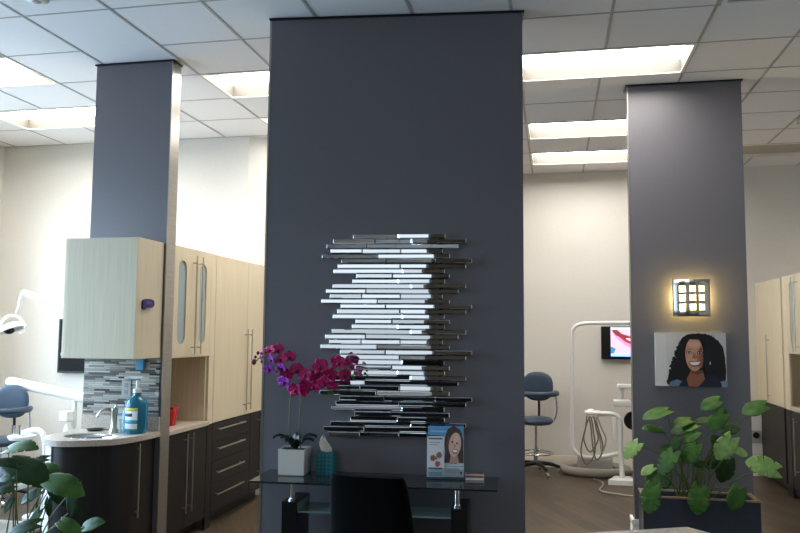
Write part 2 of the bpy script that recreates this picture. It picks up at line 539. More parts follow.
# ------------------------------------------------------------------ shared: bar handle
def bar(name, p0, p1, out, parent, r=.0055, off=.034, m=NICKEL):
    p0, p1, out = Vector(p0), Vector(p1), Vector(out).normalized()
    b = MB(); b.cyl(p0+out*off, p1+out*off, r, n=12)
    d = (p1-p0)
    for k in (.07, .93):
        q = p0+d*k; b.cyl(q+out*(-.001), q+out*off, r*.8, n=10)
    return b.build(name, m, parent, SM)

# ------------------------------------------------------------------ cabinet run along the bay (fronts at X = -2.78)
XF = -2.78
XBK = -3.42
t = thing('glass_door_cabinet', 'cream upper cabinet with two arched glass doors above an open niche', 'cabinet', (-3.1, 5.5, 1.4))
b = MB(); b.box(XBK, XF-.022, 5.13, 5.15, .875, 2.245); b.box(XBK, XF-.022, 5.84, 5.86, .875, 2.245)
b.box(XBK, XF-.022, 5.15, 5.84, 1.395, 1.415); b.box(XBK, XF-.022, 5.15, 5.84, 2.225, 2.245)
b.build('body', CREAM, t)
MB().box(XBK, XBK+.015, 5.15, 5.84, .875, 2.225).build('back_panel', CREAM, t)
for z in (1.69, 1.96): MB().box(XBK+.02, XF-.06, 5.152, 5.838, z, z+.018).build('shelf', WHITEP, t)
def arch_slot(y0, y1, z0, z1, n=10):
    r = (y1-y0)/2; c = (y0+y1)/2
    P = [(c+r*math.cos(PI+PI*i/n), z0+r+r*math.sin(PI+PI*i/n)) for i in range(n+1)]
    P += [(c+r*math.cos(PI*i/n), z1-r+r*math.sin(PI*i/n)) for i in range(n+1)]
    return P
FX = lambda a, b_, h: Vector((h, a, b_))
for (y0, y1, g0, g1, hy) in ((5.13, 5.585, 5.30, 5.43, 5.535), (5.589, 5.86, 5.655, 5.775, 5.635)):
    sl = arch_slot(g0, g1, 1.5, 2.14)
    d = MB().prism([(y0, 1.4), (y1, 1.4), (y1, 2.245), (y0, 2.245)], XF-.02, XF, holes=[sl], frame=FX).build('door', CREAM, t)
    sl2 = arch_slot(g0+.001, g1-.001, 1.501, 2.139)
    MB().prism(sl2, XF-.014, XF-.009, frame=FX).build('glass_pane', FROST, d)
    bar('handle', (XF, hy, 1.42), (XF, hy, 2.19), (1, 0, 0), d)
t = thing('countertop', 'pale granite countertop in the cream cabinet niche under the glass doors', 'countertop', (-3.1, 5.5, .87))
MB().box(XBK, XF+.02, 5.13, 5.858, .836, .872, .004).build('slab', GRAN, t)
t = thing('base_cabinet', 'espresso base cabinet with two long handles under the niche counter', 'cabinet', (-3.1, 5.5, 0))
MB().box(XBK, XF-.022, 5.13, 5.857, .1, .834).build('body', DARKW, t)
MB().box(XBK, XF-.075, 5.13, 5.857, 0, .1).build('toe_kick', BLACKP, t)
for (y0, y1, hy) in ((5.132, 5.51, 5.465), (5.514, 5.855, 5.56)):
    d = MB().box(XF-.02, XF, y0, y1, .1, .83, .002).build('door', DARKW, t)
    bar('handle', (XF, hy, .22), (XF, hy, .815), (1, 0, 0), d)
t = thing('sharps_container', 'red plastic sharps bin on the niche counter', 'bin', (-2.935, 5.5, .874), local=True)
b = MB()
b.grid(lambda u, v: (math.copysign(abs(math.cos(2*PI*u))**.6, math.cos(2*PI*u))*(.05+.016*v), math.copysign(abs(math.sin(2*PI*u))**.6, math.sin(2*PI*u))*(.04+.014*v), .125*v), 24, 4)
b.build('tub', RED, t, SM, solid=.003)
MB().box(-.069, .069, -.056, .056, .126, .142, .006).build('lid', RED, t)
# tall unit: cream upper doors over espresso drawers
t = thing('tall_cabinet', 'tall cream cabinet with paired long handles beside the feature wall', 'cabinet', (-3.1, 6.5, .85))
MB().box(XBK, XF-.022, 5.862, 7.12, .84, 2.245).build('body', CREAM, t)
MB().box(XF-.021, XF, 5.863, 5.955, .84, 2.245, .002).build('filler_panel', CREAM, t)
for (y0, y1, hy) in ((5.96, 6.635, 6.59), (6.64, 7.118, 6.69)):
    d = MB().box(XF-.02, XF, y0, y1, .843, 2.243, .002).build('door', CREAM, t)
    bar('handle', (XF, hy, .885), (XF, hy, 1.62), (1, 0, 0), d)
t = thing('drawer_cabinet', 'espresso drawer cabinet with four bar handles under the tall cream doors', 'cabinet', (-3.1, 6.3, 0))
MB().box(XBK, XF-.022, 5.862, 6.77, .1, .836).build('body', DARKW, t)
MB().box(XBK, XF-.075, 5.862, 6.77, 0, .1).build('toe_kick', BLACKP, t)
MB().box(XF-.021, XF, 5.863, 5.965, .0, .836, .002).build('filler_panel', DARKW, t)
zz = [.1, .335, .52, .68, .834]
for k in range(4):
    d = MB().box(XF-.02, XF, 5.97, 6.768, zz[k]+.002, zz[k+1]-.002, .002).build('drawer', DARKW, t)
    zc = (.25, .43, .625, .785)[k]
    bar('handle', (XF, 6.02, zc), (XF, 6.58, zc), (1, 0, 0), d, r=.007)
t = thing('base_cabinet', 'narrow espresso base cabinet at the far end next to the feature wall', 'cabinet', (-3.1, 6.95, 0))
MB().box(XBK, XF-.022, 6.772, 7.12, .1, .836).build('body', DARKW, t)
MB().box(XBK, XF-.075, 6.772, 7.12, 0, .1).build('toe_kick', BLACKP, t)
for (y0, y1, hy) in ((6.774, 7.0, 6.955), (7.004, 7.118, 7.04)):
    d = MB().box(XF-.02, XF, y0, y1, .102, .832, .002).build('door', DARKW, t)
    bar('handle', (XF, hy, .24), (XF, hy, .8), (1, 0, 0), d)

# ------------------------------------------------------------------ sink station on the partition
t = thing('wall_cabinet', 'cream wall cabinet mounted on the slate partition above the sink', 'cabinet', (-3.0, 4.8, 1.41))
MB().box(-3.29, -2.735, 4.652, 4.985, 1.412, 2.232, .002).build('body', CREAM, t)
MB().box(-3.255, -2.733, 4.632, 4.651, 1.414, 2.23, .002).build('door', CREAM, t)
b = MB(); b.box(-3.286, -3.256, 4.64, 4.652, 1.43, 1.45); b.build('hinge', NICKEL, t)
t = thing('sticker', 'dark purple speech bubble sticker on the side of the wall cabinet', 'sticker', (-2.735, 4.78, 1.79))
P = [(.075*math.copysign(abs(math.cos(a))**.7, math.cos(a)), .03*math.copysign(abs(math.sin(a))**.7, math.sin(a))) for a in [2*PI*i/28 for i in range(28)]]
P = [((a, b_) if not (-.07 < a < -.03 and b_ < -.015) else (a-.006, b_-.016)) for a, b_ in P]
MB().prism([(4.78+a, 1.79+b_) for a, b_ in P], -2.7348, -2.722, frame=FX).build('bubble', PURPLE, t)
MB().prism([(4.783+-.005+.036*math.cos(2*PI*i/16), 1.794+.013*math.sin(2*PI*i/16)) for i in range(16)], -2.722, -2.7205, frame=FX).build('highlight', ink((86, 70, 170)), t)
tile = MB().box(-3.325, -2.735, 4.978, 4.989, 1.002, 1.41).build('tile_backsplash', TILEM)
tag(tile, 'grey linear mosaic tile panel behind the sink', 'tile panel')
out_pts = [(-3.325, 4.985), (-3.335, 4.7), (-3.31, 4.53), (-3.24, 4.44), (-3.126, 4.392), (-3.03, 4.405), (-2.954, 4.436), (-2.87, 4.482), (-2.802, 4.536), (-2.755, 4.64), (-2.725, 4.793), (-2.715, 4.985)]
def spline2(pts, k):
    return [(v.x, v.y) for v in catmull([Vector((a, b_, 0)) for a, b_ in pts], k)]
outl = spline2(out_pts, 5)
t = thing('vanity_countertop', 'curved pale granite sink counter jutting from the partition', 'countertop', (-3.0, 4.7, .865))
SX, SY, RX, RY = -3.035, 4.645, .185, .125
ell = lambda rx, ry, n=32: [(SX+rx*math.cos(2*PI*i/n), SY+ry*math.sin(2*PI*i/n)) for i in range(n)]
MB().prism(outl, .862, .9, holes=[ell(RX, RY)]).build('slab', GRAN, t)
MB().box(-3.325, -2.72, 4.966, 4.9885, .9005, 1.0, .002).build('backsplash', GRAN, t)
t = thing('sink', 'oval steel sink basin set in the curved granite counter', 'sink', (SX, SY, .76))
b = MB()
b.grid(lambda u, v: (SX+(RX-.002)*math.cos(2*PI*u)*math.cos(v*PI/2*.98), SY+(RY-.002)*math.sin(2*PI*u)*math.cos(v*PI/2*.98), .893-.13*math.sin(v*PI/2)), 32, 8)
b.build('basin', CHROME, t, SM, solid=.002)
MB().lathe([(0, .006), (.018, .006), (.02, 0), (0, 0)], (SX, SY, .766)).build('drain', NICKEL, t, SM)
inl = [(SX+(a-SX)*.93+.006, 4.985-(4.985-c)*.94) for a, c in outl]
inl = [(max(min(a, -2.755), -3.3), c) for a, c in inl]
t = thing('vanity_cabinet', 'curved espresso sink cabinet with a single long bar handle', 'cabinet', (-3.0, 4.7, 0))
nw = next(i for i, (a, c) in enumerate(inl) if a > -3.2 and c < 4.6)
MB().prism(inl, .0, .858, holes=[ell(RX+.012, RY+.012)]).build('body', DARKW, t, SM)
b = MB()
wp = inl[nw-14:nw+1]
wo = [(SX+(a-SX)*1.02, c-.008) for a, c in wp]
b.prism(wp+wo[::-1], .01, .857)
b.build('end_panel', WHITEP, t, SM)
bar('handle', (-2.757, 4.76, .36), (-2.757, 4.76, .845), (.85, -.5, 0), t)
t = thing('faucet', 'brushed nickel single-lever faucet behind the oval sink', 'faucet', (-2.985, 4.835, .9005), rz=math.radians(-150), local=True)
MB().lathe([(0, 0), (.03, 0), (.03, .012), (.02, .03), (.019, .1), (.024, .14), (.022, .165), (0, .17)]).build('base', NICKEL, t, SM)
MB().tube([(0, 0, .12), (.03, 0, .15), (.07, 0, .15), (.1, 0, .125), (.105, 0, .105)], .012, smooth=5, radii=(.017, .011)).build('spout', NICKEL, t, SM)
MB().tube([(0, 0, .165), (-.01, 0, .19), (.03, 0, .21)], .007, smooth=4).build('lever', NICKEL, t, SM)
t = thing('mouthwash_jug', 'big pump jug of blue mouthwash on the sink counter', 'bottle', (-2.822, 4.845, .9005), local=True)
b = MB()
prof = [(0, 0), (.066, 0), (.073, .01), (.073, .185), (.07, .208), (.058, .228), (.034, .246), (.025, .256), (.024, .275)]
b.lathe(prof+[(0, .275)], n=32).build('bottle', BLUELIQ, t, SM)
b = MB()
for k, (z0, z1, mi) in enumerate(((.035, .155, 0), (.155, .175, 1), (.07, .095, 2))):
    b.mi = mi
    rr = .0742+.0004*(k > 1)
    b.grid(lambda u, v: (rr*math.cos(math.radians(-150+95*u)), rr*math.sin(math.radians(-150+95*u)), z0+(z1-z0)*v), 14, 1)
b.mi = 3
b.grid(lambda u, v: (.0748*math.cos(math.radians(-143+60*u)), .0748*math.sin(math.radians(-143+60*u)), .118+.022*v), 10, 1)
b.build('label', [PAPER, ink((214, 206, 70)), ink((40, 140, 170)), ink((44, 48, 72))], t, SM, solid=.0005)
MB().lathe([(0, .275), (.029, .275), (.029, .3), (.012, .306), (.011, .36), (0, .36)]).build('pump', WHITEP, t, SM)
MB().tube([(.035, 0, .378), (0, 0, .378), (-.06, 0, .378), (-.095, -.01, .372)], .009, n=8).build('spout', WHITEP, t, SM)
t = thing('soap_bottle', 'slim pale blue bottle beside the mouthwash jug', 'bottle', (-2.942, 4.925, .9005), local=True)
MB().lathe([(0, 0), (.028, 0), (.03, .006), (.03, .12), (.018, .15), (.012, .16), (0, .16)]).build('bottle', BLUELIGHT, t, SM)
MB().lathe([(0, .16), (.014, .16), (.014, .2), (.006, .204), (.006, .225), (0, .225)]).build('cap', BLUELIGHT, t, SM)
t = thing('cup', 'small clear cup between the faucet and the mouthwash jug', 'cup', (-2.925, 4.86, .9005), local=True)
MB().lathe([(.022, 0), (.03, .09), (.0285, .09), (.0205, .002), (0, .002), (0, 0), (.022, 0)]).build('wall', CLEAR, t, SM)
t = thing('soap_dish', 'small dark oval dish at the back of the granite sink counter', 'dish', (-3.17, 4.9, .9005), local=True)
MB().lathe([(0, 0), (.045, 0), (.06, .012), (.055, .012), (.04, .004), (0, .004)]).build('tray', BLACKP, t, SM)
t = thing('wall_outlet', 'grey outlet plate on the mosaic tiles behind the sink', 'outlet', (-2.985, 4.978, 1.19), local=True)
MB().box(-.036, .036, -.007, -.0005, -.057, .057, .003).build('plate', GREYP, t)
for z in (-.024, .024): MB().box(-.014, .014, -.009, -.007, z-.016, z+.016, .001).build('socket', ink((140, 138, 134)), t)
t = thing('paper_tag', 'pale blue tag hanging on the mosaic tiles below the wall cabinet', 'tag', (-2.88, 4.97, 1.37), local=True)
MB().box(-.03, .03, -.012, .007, -.045, .035, .003).build('card', BLUELIGHT, t)

# ------------------------------------------------------------------ surgery bay behind the partition
t = thing('wall_monitor', 'black television on the pale wall behind the sink partition', 'television', (-4.57, 7.14, 1.44), local=True)
MB().box(-.5, .5, -.03, 0, -.285, .275, .006).build('bezel', BLACKP, t)
MB().box(-.48, .48, -.033, -.03, -.265, .255).build('screen', SCREEN, t)
MB().box(-.1, .1, 0, .028, -.1, .1).build('bracket', BLACKP, t)
PX, PY = -3.62, 6.0
t = thing('dental_light', 'white dental surgery lamp on a jointed arm', 'dental lamp', (PX, PY, 0))
b = MB(); b.cyl((PX, PY, 0), (PX, PY, .04), .2, n=28); b.cyl((PX, PY, .04), (PX, PY, 1.68), .03)
b.build('post', WHITEP, t, SM)
e1 = at(25, 293, PY)
MB().tube([(PX, PY, 1.62), (e1.x+.02, PY, e1.z-.005)], .028, n=14).build('arm', WHITEP, t, SM)
e2 = at(18, 313, PY)
b = MB(); b.ball((e1.x, PY, e1.z), .032); b.tube([(e1.x-.02, PY, e1.z), (e1.x-.04, PY, e1.z-.05), (e2.x+.01, PY, e2.z+.05), (e2.x-.01, PY, e2.z)], .016, smooth=5)
b.build('drop_arm', WHITEP, t, SM)
hc = at(12, 327, PY)
yoke = [(hc.x+.125*math.cos(a), PY, hc.z-.02+.125*math.sin(a)) for a in [PI*i/12 for i in range(13)]]
MB().tube(yoke, .012).build('yoke', WHITEP, t, SM)
rot = Matrix.Rotation(math.radians(-18), 4, 'Y')
b = MB()
b.grid(lambda u, v: tuple(Vector((hc.x, PY, hc.z)) + rot.to_3x3() @ Vector((.125*math.cos(2*PI*u)*math.sin(v*PI/2), .09*math.sin(2*PI*u)*math.sin(v*PI/2), .07*math.cos(v*PI/2)-.03))), 24, 8)
b.build('reflector', WHITEP, t, SM, solid=.006)
b = MB(); b.ball((hc.x-.03, PY, hc.z-.03), .05, .045, .035); b.build('bulb_cover', BLACKP, t, SM)
b = MB(); b.tube([(hc.x+.09, PY-.02, hc.z-.05), (hc.x+.13, PY-.03, hc.z-.055), (hc.x+.15, PY-.03, hc.z-.035)], .008, smooth=3); b.build('handle', WHITEP, t, SM)
# stool, used twice
def make_stool(label, loc, rz):
    t = thing('dental_stool', label, 'stool', loc, rz, 'dental stools', True)
    for k in range(5):
        a = 2*PI*k/5+.3
        lg = MB().tube([(0, 0, .12), (.15*math.cos(a), .15*math.sin(a), .115), (.27*math.cos(a), .27*math.sin(a), .08)], .02, radii=(.026, .018), smooth=3).build('leg', BLACKP, t, SM)
        b = MB(); cx, cy = .28*math.cos(a), .28*math.sin(a)
        b.cyl((cx-.012*math.sin(a), cy+.012*math.cos(a), .03), (cx+.012*math.sin(a), cy-.012*math.cos(a), .03), .03, n=16)
        b.cyl((cx, cy, .03), (cx, cy, .085), .009, n=8)
        b.build('caster', CHROME, lg, SM)
    b = MB(); b.cyl((0, 0, .1), (0, 0, .3), .028); b.cyl((0, 0, .3), (0, 0, .55), .018); b.build('column', CHROME, t, SM)
    ring = [(.2*math.cos(2*PI*i/32), .2*math.sin(2*PI*i/32), .24) for i in range(32)]
    b = MB(); b.tube(ring, .011, cyc=True)
    for k in range(3):
        a = 2*PI*k/3; b.tube([(.02*math.cos(a), .02*math.sin(a), .25), (.2*math.cos(a), .2*math.sin(a), .24)], .007, n=8)
    b.build('foot_ring', CHROME, t, SM)
    b = MB()
    b.grid(lambda u, v: (.2*math.cos(2*PI*u)*math.cos((v-.5)*PI)**.35 if 0 < v < 1 else 0, .2*math.sin(2*PI*u)*math.cos((v-.5)*PI)**.35 if 0 < v < 1 else 0, .6+.045*math.sin((v-.5)*PI)), 28, 10)
    bmesh.ops.remove_doubles(b.bm, verts=b.bm.verts[:], dist=1e-5)
    b.build('seat', BLUEV, t, SM)
    b = MB()   # curved back pad
    def back(u, v):
        a = 2*PI*u; r = math.sin(v*PI)**.45 if 0 < v < 1 else 0
        x = .18*r*math.copysign(abs(math.cos(a))**.8, math.cos(a)); z = .17*r*math.copysign(abs(math.sin(a))**.8, math.sin(a))
        return (x, .19-.5*x*x+.028*math.cos(v*PI)*(-1), .98+z)
    b.grid(back, 28, 10)
    bmesh.ops.remove_doubles(b.bm, verts=b.bm.verts[:], dist=1e-5)
    b.build('backrest', BLUEV, t, SM)
    b = MB(); b.tube([(0, .02, .55), (0, .2, .57), (0, .255, .7), (0, .24, .96)], .014, smooth=5); b.build('back_bar', BLACKP, t, SM)
    arc = [(.24*math.cos(math.radians(a)), .02+.24*math.sin(math.radians(a)), .915) for a in range(28, -176, -12)]
    MB().tube(arc, .031, n=12).build('armrest', BLUEV, t, SM)
    p = Vector(arc[0])
    MB().tube([(p.x, p.y, .9), (p.x+.01, p.y, .7), (p.x-.04, p.y*.8, .58), (.06, 0, .55)], .011, smooth=6).build('arm_support', CHROME, t, SM)
    return t
stool = make_stool('dark blue dental stool with armrest in front of the beige back wall', (-.21, 9.0, 0), math.radians(-8))
s2 = dup(stool, (-5.08, 6.35, 0), math.radians(12), 'dark blue dental stool below the surgery lamp behind the leafy plant')
s2.scale = (.93, .93, .93)
# delivery arm and unit on that side
t = thing('dental_unit', 'white dental delivery unit with a thick sloping arm under the surgery lamp', 'dental unit', (-3.7, 6.65, 0))
a0 = at(11, 382, 6.6); a1 = at(97, 400, 6.6)
b = MB(); b.tube([a0, a1], .05, n=16); b.ball(a0, .05); b.build('arm', WHITEP, t, SM)
b = MB(); b.cyl((-3.72, 6.6, .05), (-3.72, 6.6, a1.z), .05); b.cyl((-3.72, 6.6, 0), (-3.72, 6.6, .05), .2, n=28); b.build('post', WHITEP, t, SM)
q0 = at(75, 399, 6.6); q1 = at(73, 450, 6.6)
b = MB(); b.tube([q0, q1], .022); b.build('hanger', WHITEP, t, SM)
q = at(68, 416, 6.55)
MB().box(q.x-.05, q.x+.04, 6.48, 6.6, q.z-.05, q.z+.05, .012).build('cup_filler', WHITEP, t)
q = at(68, 428, 6.55)
MB().lathe([(0, -.06), (.05, -.06), (.035, 0), (.02, .04), (0, .04)], (q.x, 6.55, q.z)).build('cuspidor', WHITEP, t, SM)
t = thing('instrument_tray', 'white instrument tray on a bent tube beside the sink counter', 'dental tray', (-4.3, 5.9, 0))
p0 = at(22, 437, 5.9)
b = MB(); b.lathe([(0, -.02), (.1, -.02), (.115, 0), (.115, .012), (.1, .012), (0, .008)], (p0.x, 5.9, p0.z)); b.build('tray', WHITEP, t, SM)
pts = [at(20, 434, 5.9), at(34, 430, 5.9), at(42, 433, 5.9), at(45, 444, 5.9), at(45, 470, 5.9)]
e = pts[-1]
MB().tube(pts+[Vector((e.x, e.y, .04))], .024, smooth=6).build('support_tube', WHITEP, t, SM)
MB().lathe([(0, 0), (.16, 0), (.16, .03), (.04, .05), (0, .05)], (e.x, 5.9, 0)).build('base', WHITEP, t, SM)
b = MB()
for xx in (13, 20):
    p = at(xx, 425, 5.88); b.cyl((p.x, p.y, p0.z), (p.x, p.y, p0.z+.1), .014)
b.build('handpiece', CHROME, t, SM)
t = thing('dental_chair', 'white and blue reclined dental chair base behind the leafy plant', 'dental chair', (-4.6, 5.6, 0))
MB().box(-5.2, -4.0, 5.05, 5.6, 0, .06, .03, 3).build('base', WHITEP, t, SM)
MB().box(-4.75, -4.35, 5.15, 5.5, .06, .4, .05, 3).build('lift', WHITEP, t, SM)
MB().box(-5.3, -4.05, 5.07, 5.58, .4, .52, .05, 3).build('seat', BLUEV, t, SM)
b = MB(); b.box(-5.32, -4.03, 5.05, 5.6, .37, .42, .02, 2); b.build('shell', WHITEP, t, SM)

# ------------------------------------------------------------------ the stool bay: dental cart, hoses, monitor
Yd = 8.8
t = thing('dental_cart', 'white tubular dental delivery stand with hanging hoses', 'dental unit', (.68, Yd, 0))
pts = [at(x, y, Yd) for x, y in ((640, 322.5), (600, 323), (583, 323.5), (575, 327), (572, 337), (572, 380), (572, 440), (575, 451), (584, 457), (600, 457), (622, 453))]
MB().tube(pts, .022, n=12, smooth=4).build('tube_frame', WHITEP, t, SM)
pm = at(620, 440, Yd)
b = MB(); b.tube([at(597, 414, Yd-.1), at(611, 414, Yd-.1), at(618, 417, Yd-.1), at(620, 424, Yd-.1), at(621, 455, Yd-.1), (pm.x+.01, Yd-.1, .05)], .028, smooth=5); b.build('post', WHITEP, t, SM)
b = MB(); b.prism([(pm.x-.15, Yd-.26), (pm.x+.16, Yd-.26), (pm.x+.1, Yd+.02), (pm.x-.06, Yd+.02)], 0, .05); b.build('base', WHITEP, t)
ph = at(593, 412.5, Yd-.1)
b = MB(); b.box(ph.x-.09, ph.x+.08, Yd-.2, Yd, ph.z-.015, ph.z+.018, .012, 3); b.ball((ph.x-.02, Yd-.1, ph.z+.01), .05, .05, .03); b.build('instrument_head', WHITEP, t, SM)
for (xa, xb, yb, xc, m_) in ((587, 584, 440, 596, DHOSE), (590, 581, 452, 593, DHOSE), (593, 603, 448, 591, DHOSE), (597, 606, 440, 598, GREYHOSE)):
    P_ = [at(xa, 416, Yd-.2), at((xa+xb)/2, 428, Yd-.22), at(xb, yb, Yd-.22), at((xb+xc)/2, yb+12, Yd-.22), at(xc+2, yb, Yd-.2), at(xc, 428, Yd-.2), at(xc-2, 417, Yd-.2)]
    MB().tube(P_, .008, n=8, smooth=6).build('hose', m_, t, SM)
pb = at(619, 403, Yd-.05)
MB().box(pb.x-.06, pb.x+.12, Yd-.14, Yd+.02, pb.z-.035, pb.z+.035, .012, 3).build('head_bracket', WHITEP, t, SM)
pb2 = at(620, 386, Yd-.05)
b = MB(); b.box(pb2.x-.03, pb2.x+.14, Yd-.14, Yd+.02, pb2.z-.02, pb2.z+.02, .01, 2); b.cyl((pb2.x+.02, Yd-.06, pb2.z-.13), (pb2.x+.02, Yd-.06, pb2.z), .02); b.build('upper_tray', WHITEP, t, SM)
pd = at(629, 420, Yd-.05)
b = MB(); b.lathe([(0, 0), (.09, 0), (.1, .02), (.09, .04), (0, .04)], (pd.x+.04, Yd-.08, pd.z), axis=(0, -1, 0)); b.build('hose_reel', BLACKP, t, SM)
pc = at(613, 428, Yd-.1)
MB().box(pc.x-.012, pc.x+.03, Yd-.13, Yd-.07, pc.z-.14, pc.z+.12, .01, 2).build('holster', WHITEP, t, SM)
t = thing('junction_box', 'low grey floor box beneath the hanging dental hoses', 'floor box', (.45, 9.15, 0))
MB().box(.26, .65, 9.1, 9.32, 0, .2, .015, 3).build('housing', GREYP, t, SM)
MB().box(.28, .63, 9.096, 9.1, .03, .17).build('cover', ink((158, 154, 146)), t)
ringp = [(.45+.36*math.cos(2*PI*i/32)*(1.0), 9.17+.26*math.sin(2*PI*i/32), .05) for i in range(32)]
o = MB().tube(ringp, .05, n=14, cyc=True).build('floor_hose', GREYHOSE, None, SM)
tag(o, 'thick grey hose looped on the floor around the floor box', 'hose')
o = MB().tube([(.42, 8.8, .012), (.5, 8.6, .012), (.49, 8.4, .012), (.45, 8.2, .012), (.5, 8.08, .012), (.75, 7.95, .012), (1.0, 7.9, .012)], .01, n=8, smooth=6).build('flex_cable', GREYHOSE, None, SM)
tag(o, 'thin grey cord trailing across the wood floor from the floor hose', 'cord')

class Pic:
    """flat printed artwork: layered ink shapes on a plane, one mesh"""
    def __init__(s, fr, emit=0):
        s.fr = fr; s.mb = MB(); s.m = []; s.h = .0006; s.emit = emit
    def shape(s, pts, rgb):
        mm = ink(rgb, s.emit)
        if mm not in s.m: s.m.append(mm)
        s.mb.mi = s.m.index(mm)
        s.mb.prism(pts, s.h-.0003, s.h, frame=s.fr); s.h += .0004
        return s
    def rect(s, x0, x1, y0, y1, rgb): return s.shape([(x0, y0), (x1, y0), (x1, y1), (x0, y1)], rgb)
    def ell(s, cx, cy, rx, ry, rgb, n=28, rot=0, wob=0, seed=0):
        R = random.Random(seed); P_ = []
        for i in range(n):
            a = 2*PI*i/n; k = 1+wob*(R.random()-.5)
            x, y = rx*k*math.cos(a), ry*k*math.sin(a)
            P_.append((cx+x*math.cos(rot)-y*math.sin(rot), cy+x*math.sin(rot)+y*math.cos(rot)))
        return s.shape(P_, rgb)
    def build(s, name, parent): return s.mb.build(name, s.m, parent)

# wall monitor showing a mouth
t = thing('wall_monitor', 'wall monitor showing a smiling mouth beside the slate wall', 'monitor', (.97, 9.44, 1.5), local=True)
MB().box(-.41, .41, 0, .03, -.2, .19, .004).build('bezel', BLACKP, t)
MB().box(-.08, .08, .03, .058, -.08, .08).build('bracket', BLACKP, t)
p = Pic(lambda a, b_, h: Vector((-.3+a*.6, -h, -.165+b_*.345)), 1.1)
p.rect(0, 1, 0, 1, (196, 170, 196)); p.rect(0, 1, .93, 1, (176, 206, 236)); p.rect(0, 1, 0, .09, (150, 196, 240))
p.shape([(0, .1), (.05, .1), (.1, .25), (.02, .34), (0, .3)], (60, 120, 160))
p.shape([(.02, .86), (.14, .78), (.34, .62), (.6, .5), (.9, .55), (1, .6), (1, .3), (.8, .18), (.55, .2), (.3, .36), (.12, .62)], (226, 130, 176))
p.shape([(.1, .76), (.2, .78), (.5, .64), (.8, .62), (1, .66), (1, .4), (.75, .3), (.5, .34), (.28, .5)], (150, 44, 60))
p.shape([(.26, .64), (.5, .58), (.8, .56), (1, .6), (1, .46), (.75, .38), (.5, .42)], (240, 236, 244))
p.shape([(.02, .9), (.12, .92), (.2, .8), (.34, .66), (.28, .6), (.1, .72)], (120, 50, 50))
p.build('screen', t)

# ------------------------------------------------------------------ cabinet run on the far side (fronts at X = 2.31)
XG = 2.31
t = thing('tall_cabinet', 'tall cream cabinet with one bar handle beside the portrait wall', 'cabinet', (2.6, 8.95, .86))
MB().box(XG+.022, XR-.002, 8.44, YB-.002, .86, 2.2).build('body', CREAM, t)
d = MB().box(XG, XG+.02, 8.5, 9.38, .862, 2.198, .002).build('door', CREAM, t)
bar('handle', (XG, 8.97, .9), (XG, 8.97, 1.6), (-1, 0, 0), d)
MB().box(XG, XG+.021, 9.384, YB-.003, .86, 2.2, .002).build('filler_panel', CREAM, t)
MB().box(XG, XG+.021, 8.28, 8.44, .86, 2.2, .002).build('end_panel', CREAM, t)
t = thing('base_cabinet', 'espresso base cabinet under the tall cream door with one handle', 'cabinet', (2.6, 8.95, 0))
MB().box(XG+.022, XR-.002, 8.28, YB-.02, .1, .855).build('body', DARKW, t)
MB().box(XG+.075, XR-.002, 8.28, YB-.02, 0, .1).build('toe_kick', BLACKP, t)
MB().box(XG, XG+.02, 8.5, 9.38, .1, .853, .002).build('door', DARKW, t)
MB().box(XG, XG+.021, 8.285, 8.44, 0, .853, .002).build('end_panel', DARKW, t)
t = thing('upper_cabinet', 'cream upper cabinet with paired handles at the picture edge', 'cabinet', (2.6, 7.8, 1.42))
MB().box(XG+.022, XR-.002, 7.2, 8.276, 1.42, 2.2).build('body', CREAM, t)
for (y0, y1, g, hy) in ((7.98, 8.274, (8.08, 8.2), 8.02), (7.2, 7.976, (7.6, 7.72), 7.93)):
    d = MB().prism([(y0, 1.422), (y1, 1.422), (y1, 2.198), (y0, 2.198)], XG, XG+.02, holes=[arch_slot(g[0], g[1], 1.5, 2.14)], frame=FX).build('door', CREAM, t)
    MB().prism(arch_slot(g[0]+.001, g[1]-.001, 1.501, 2.139), XG+.009, XG+.014, frame=FX).build('glass_pane', FROST, d)
    bar('handle', (XG, hy, 1.44), (XG, hy, 2.17), (-1, 0, 0), d)
MB().box(XR-.03, XR-.012, 7.2, 8.276, .9, 1.42).build('back_panel', CREAM, t)
t = thing('countertop', 'pale granite countertop edge in the niche at the picture edge', 'countertop', (2.6, 7.8, .87))
MB().box(XG-.01, XR-.031, 7.2, 8.276, .862, .9, .003).build('slab', GRAN, t)
t = thing('base_cabinet', 'espresso base cabinet with a vertical handle under the niche at the picture edge', 'cabinet', (2.6, 7.8, 0))
MB().box(XG+.022, XR-.002, 7.2, 8.276, .1, .858).build('body', DARKW, t)
MB().box(XG+.075, XR-.002, 7.2, 8.276, 0, .1).build('toe_kick', BLACKP, t)
d = MB().box(XG, XG+.02, 7.84, 8.272, .1, .856, .002).build('door', DARKW, t)
bar('handle', (XG, 8.08, .25), (XG, 8.08, .8), (-1, 0, 0), d)
t = thing('glove_box', 'small white box on the counter in the niche at the picture edge', 'box', (2.42, 7.95, .9005), local=True)
MB().box(-.06, .06, -.1, .1, 0, .2, .006).build('carton', WHITEP, t)
MB().box(-.0615, -.06, -.04, .04, .06, .14).build('opening', GREYP, t)
t = thing('wall_outlet', 'grey wall port with a round black socket beside the espresso base cabinet', 'outlet', (2.27, YB, .44), local=True)
MB().box(-.05, .05, -.012, -.0005, -.07, .07, .004).build('plate', GREYP, t)
MB().lathe([(0, 0), (.036, 0), (.036, .01), (0, .01)], (0, -.012, .015), axis=(0, -1, 0)).build('socket', BLACKP, t, SM)

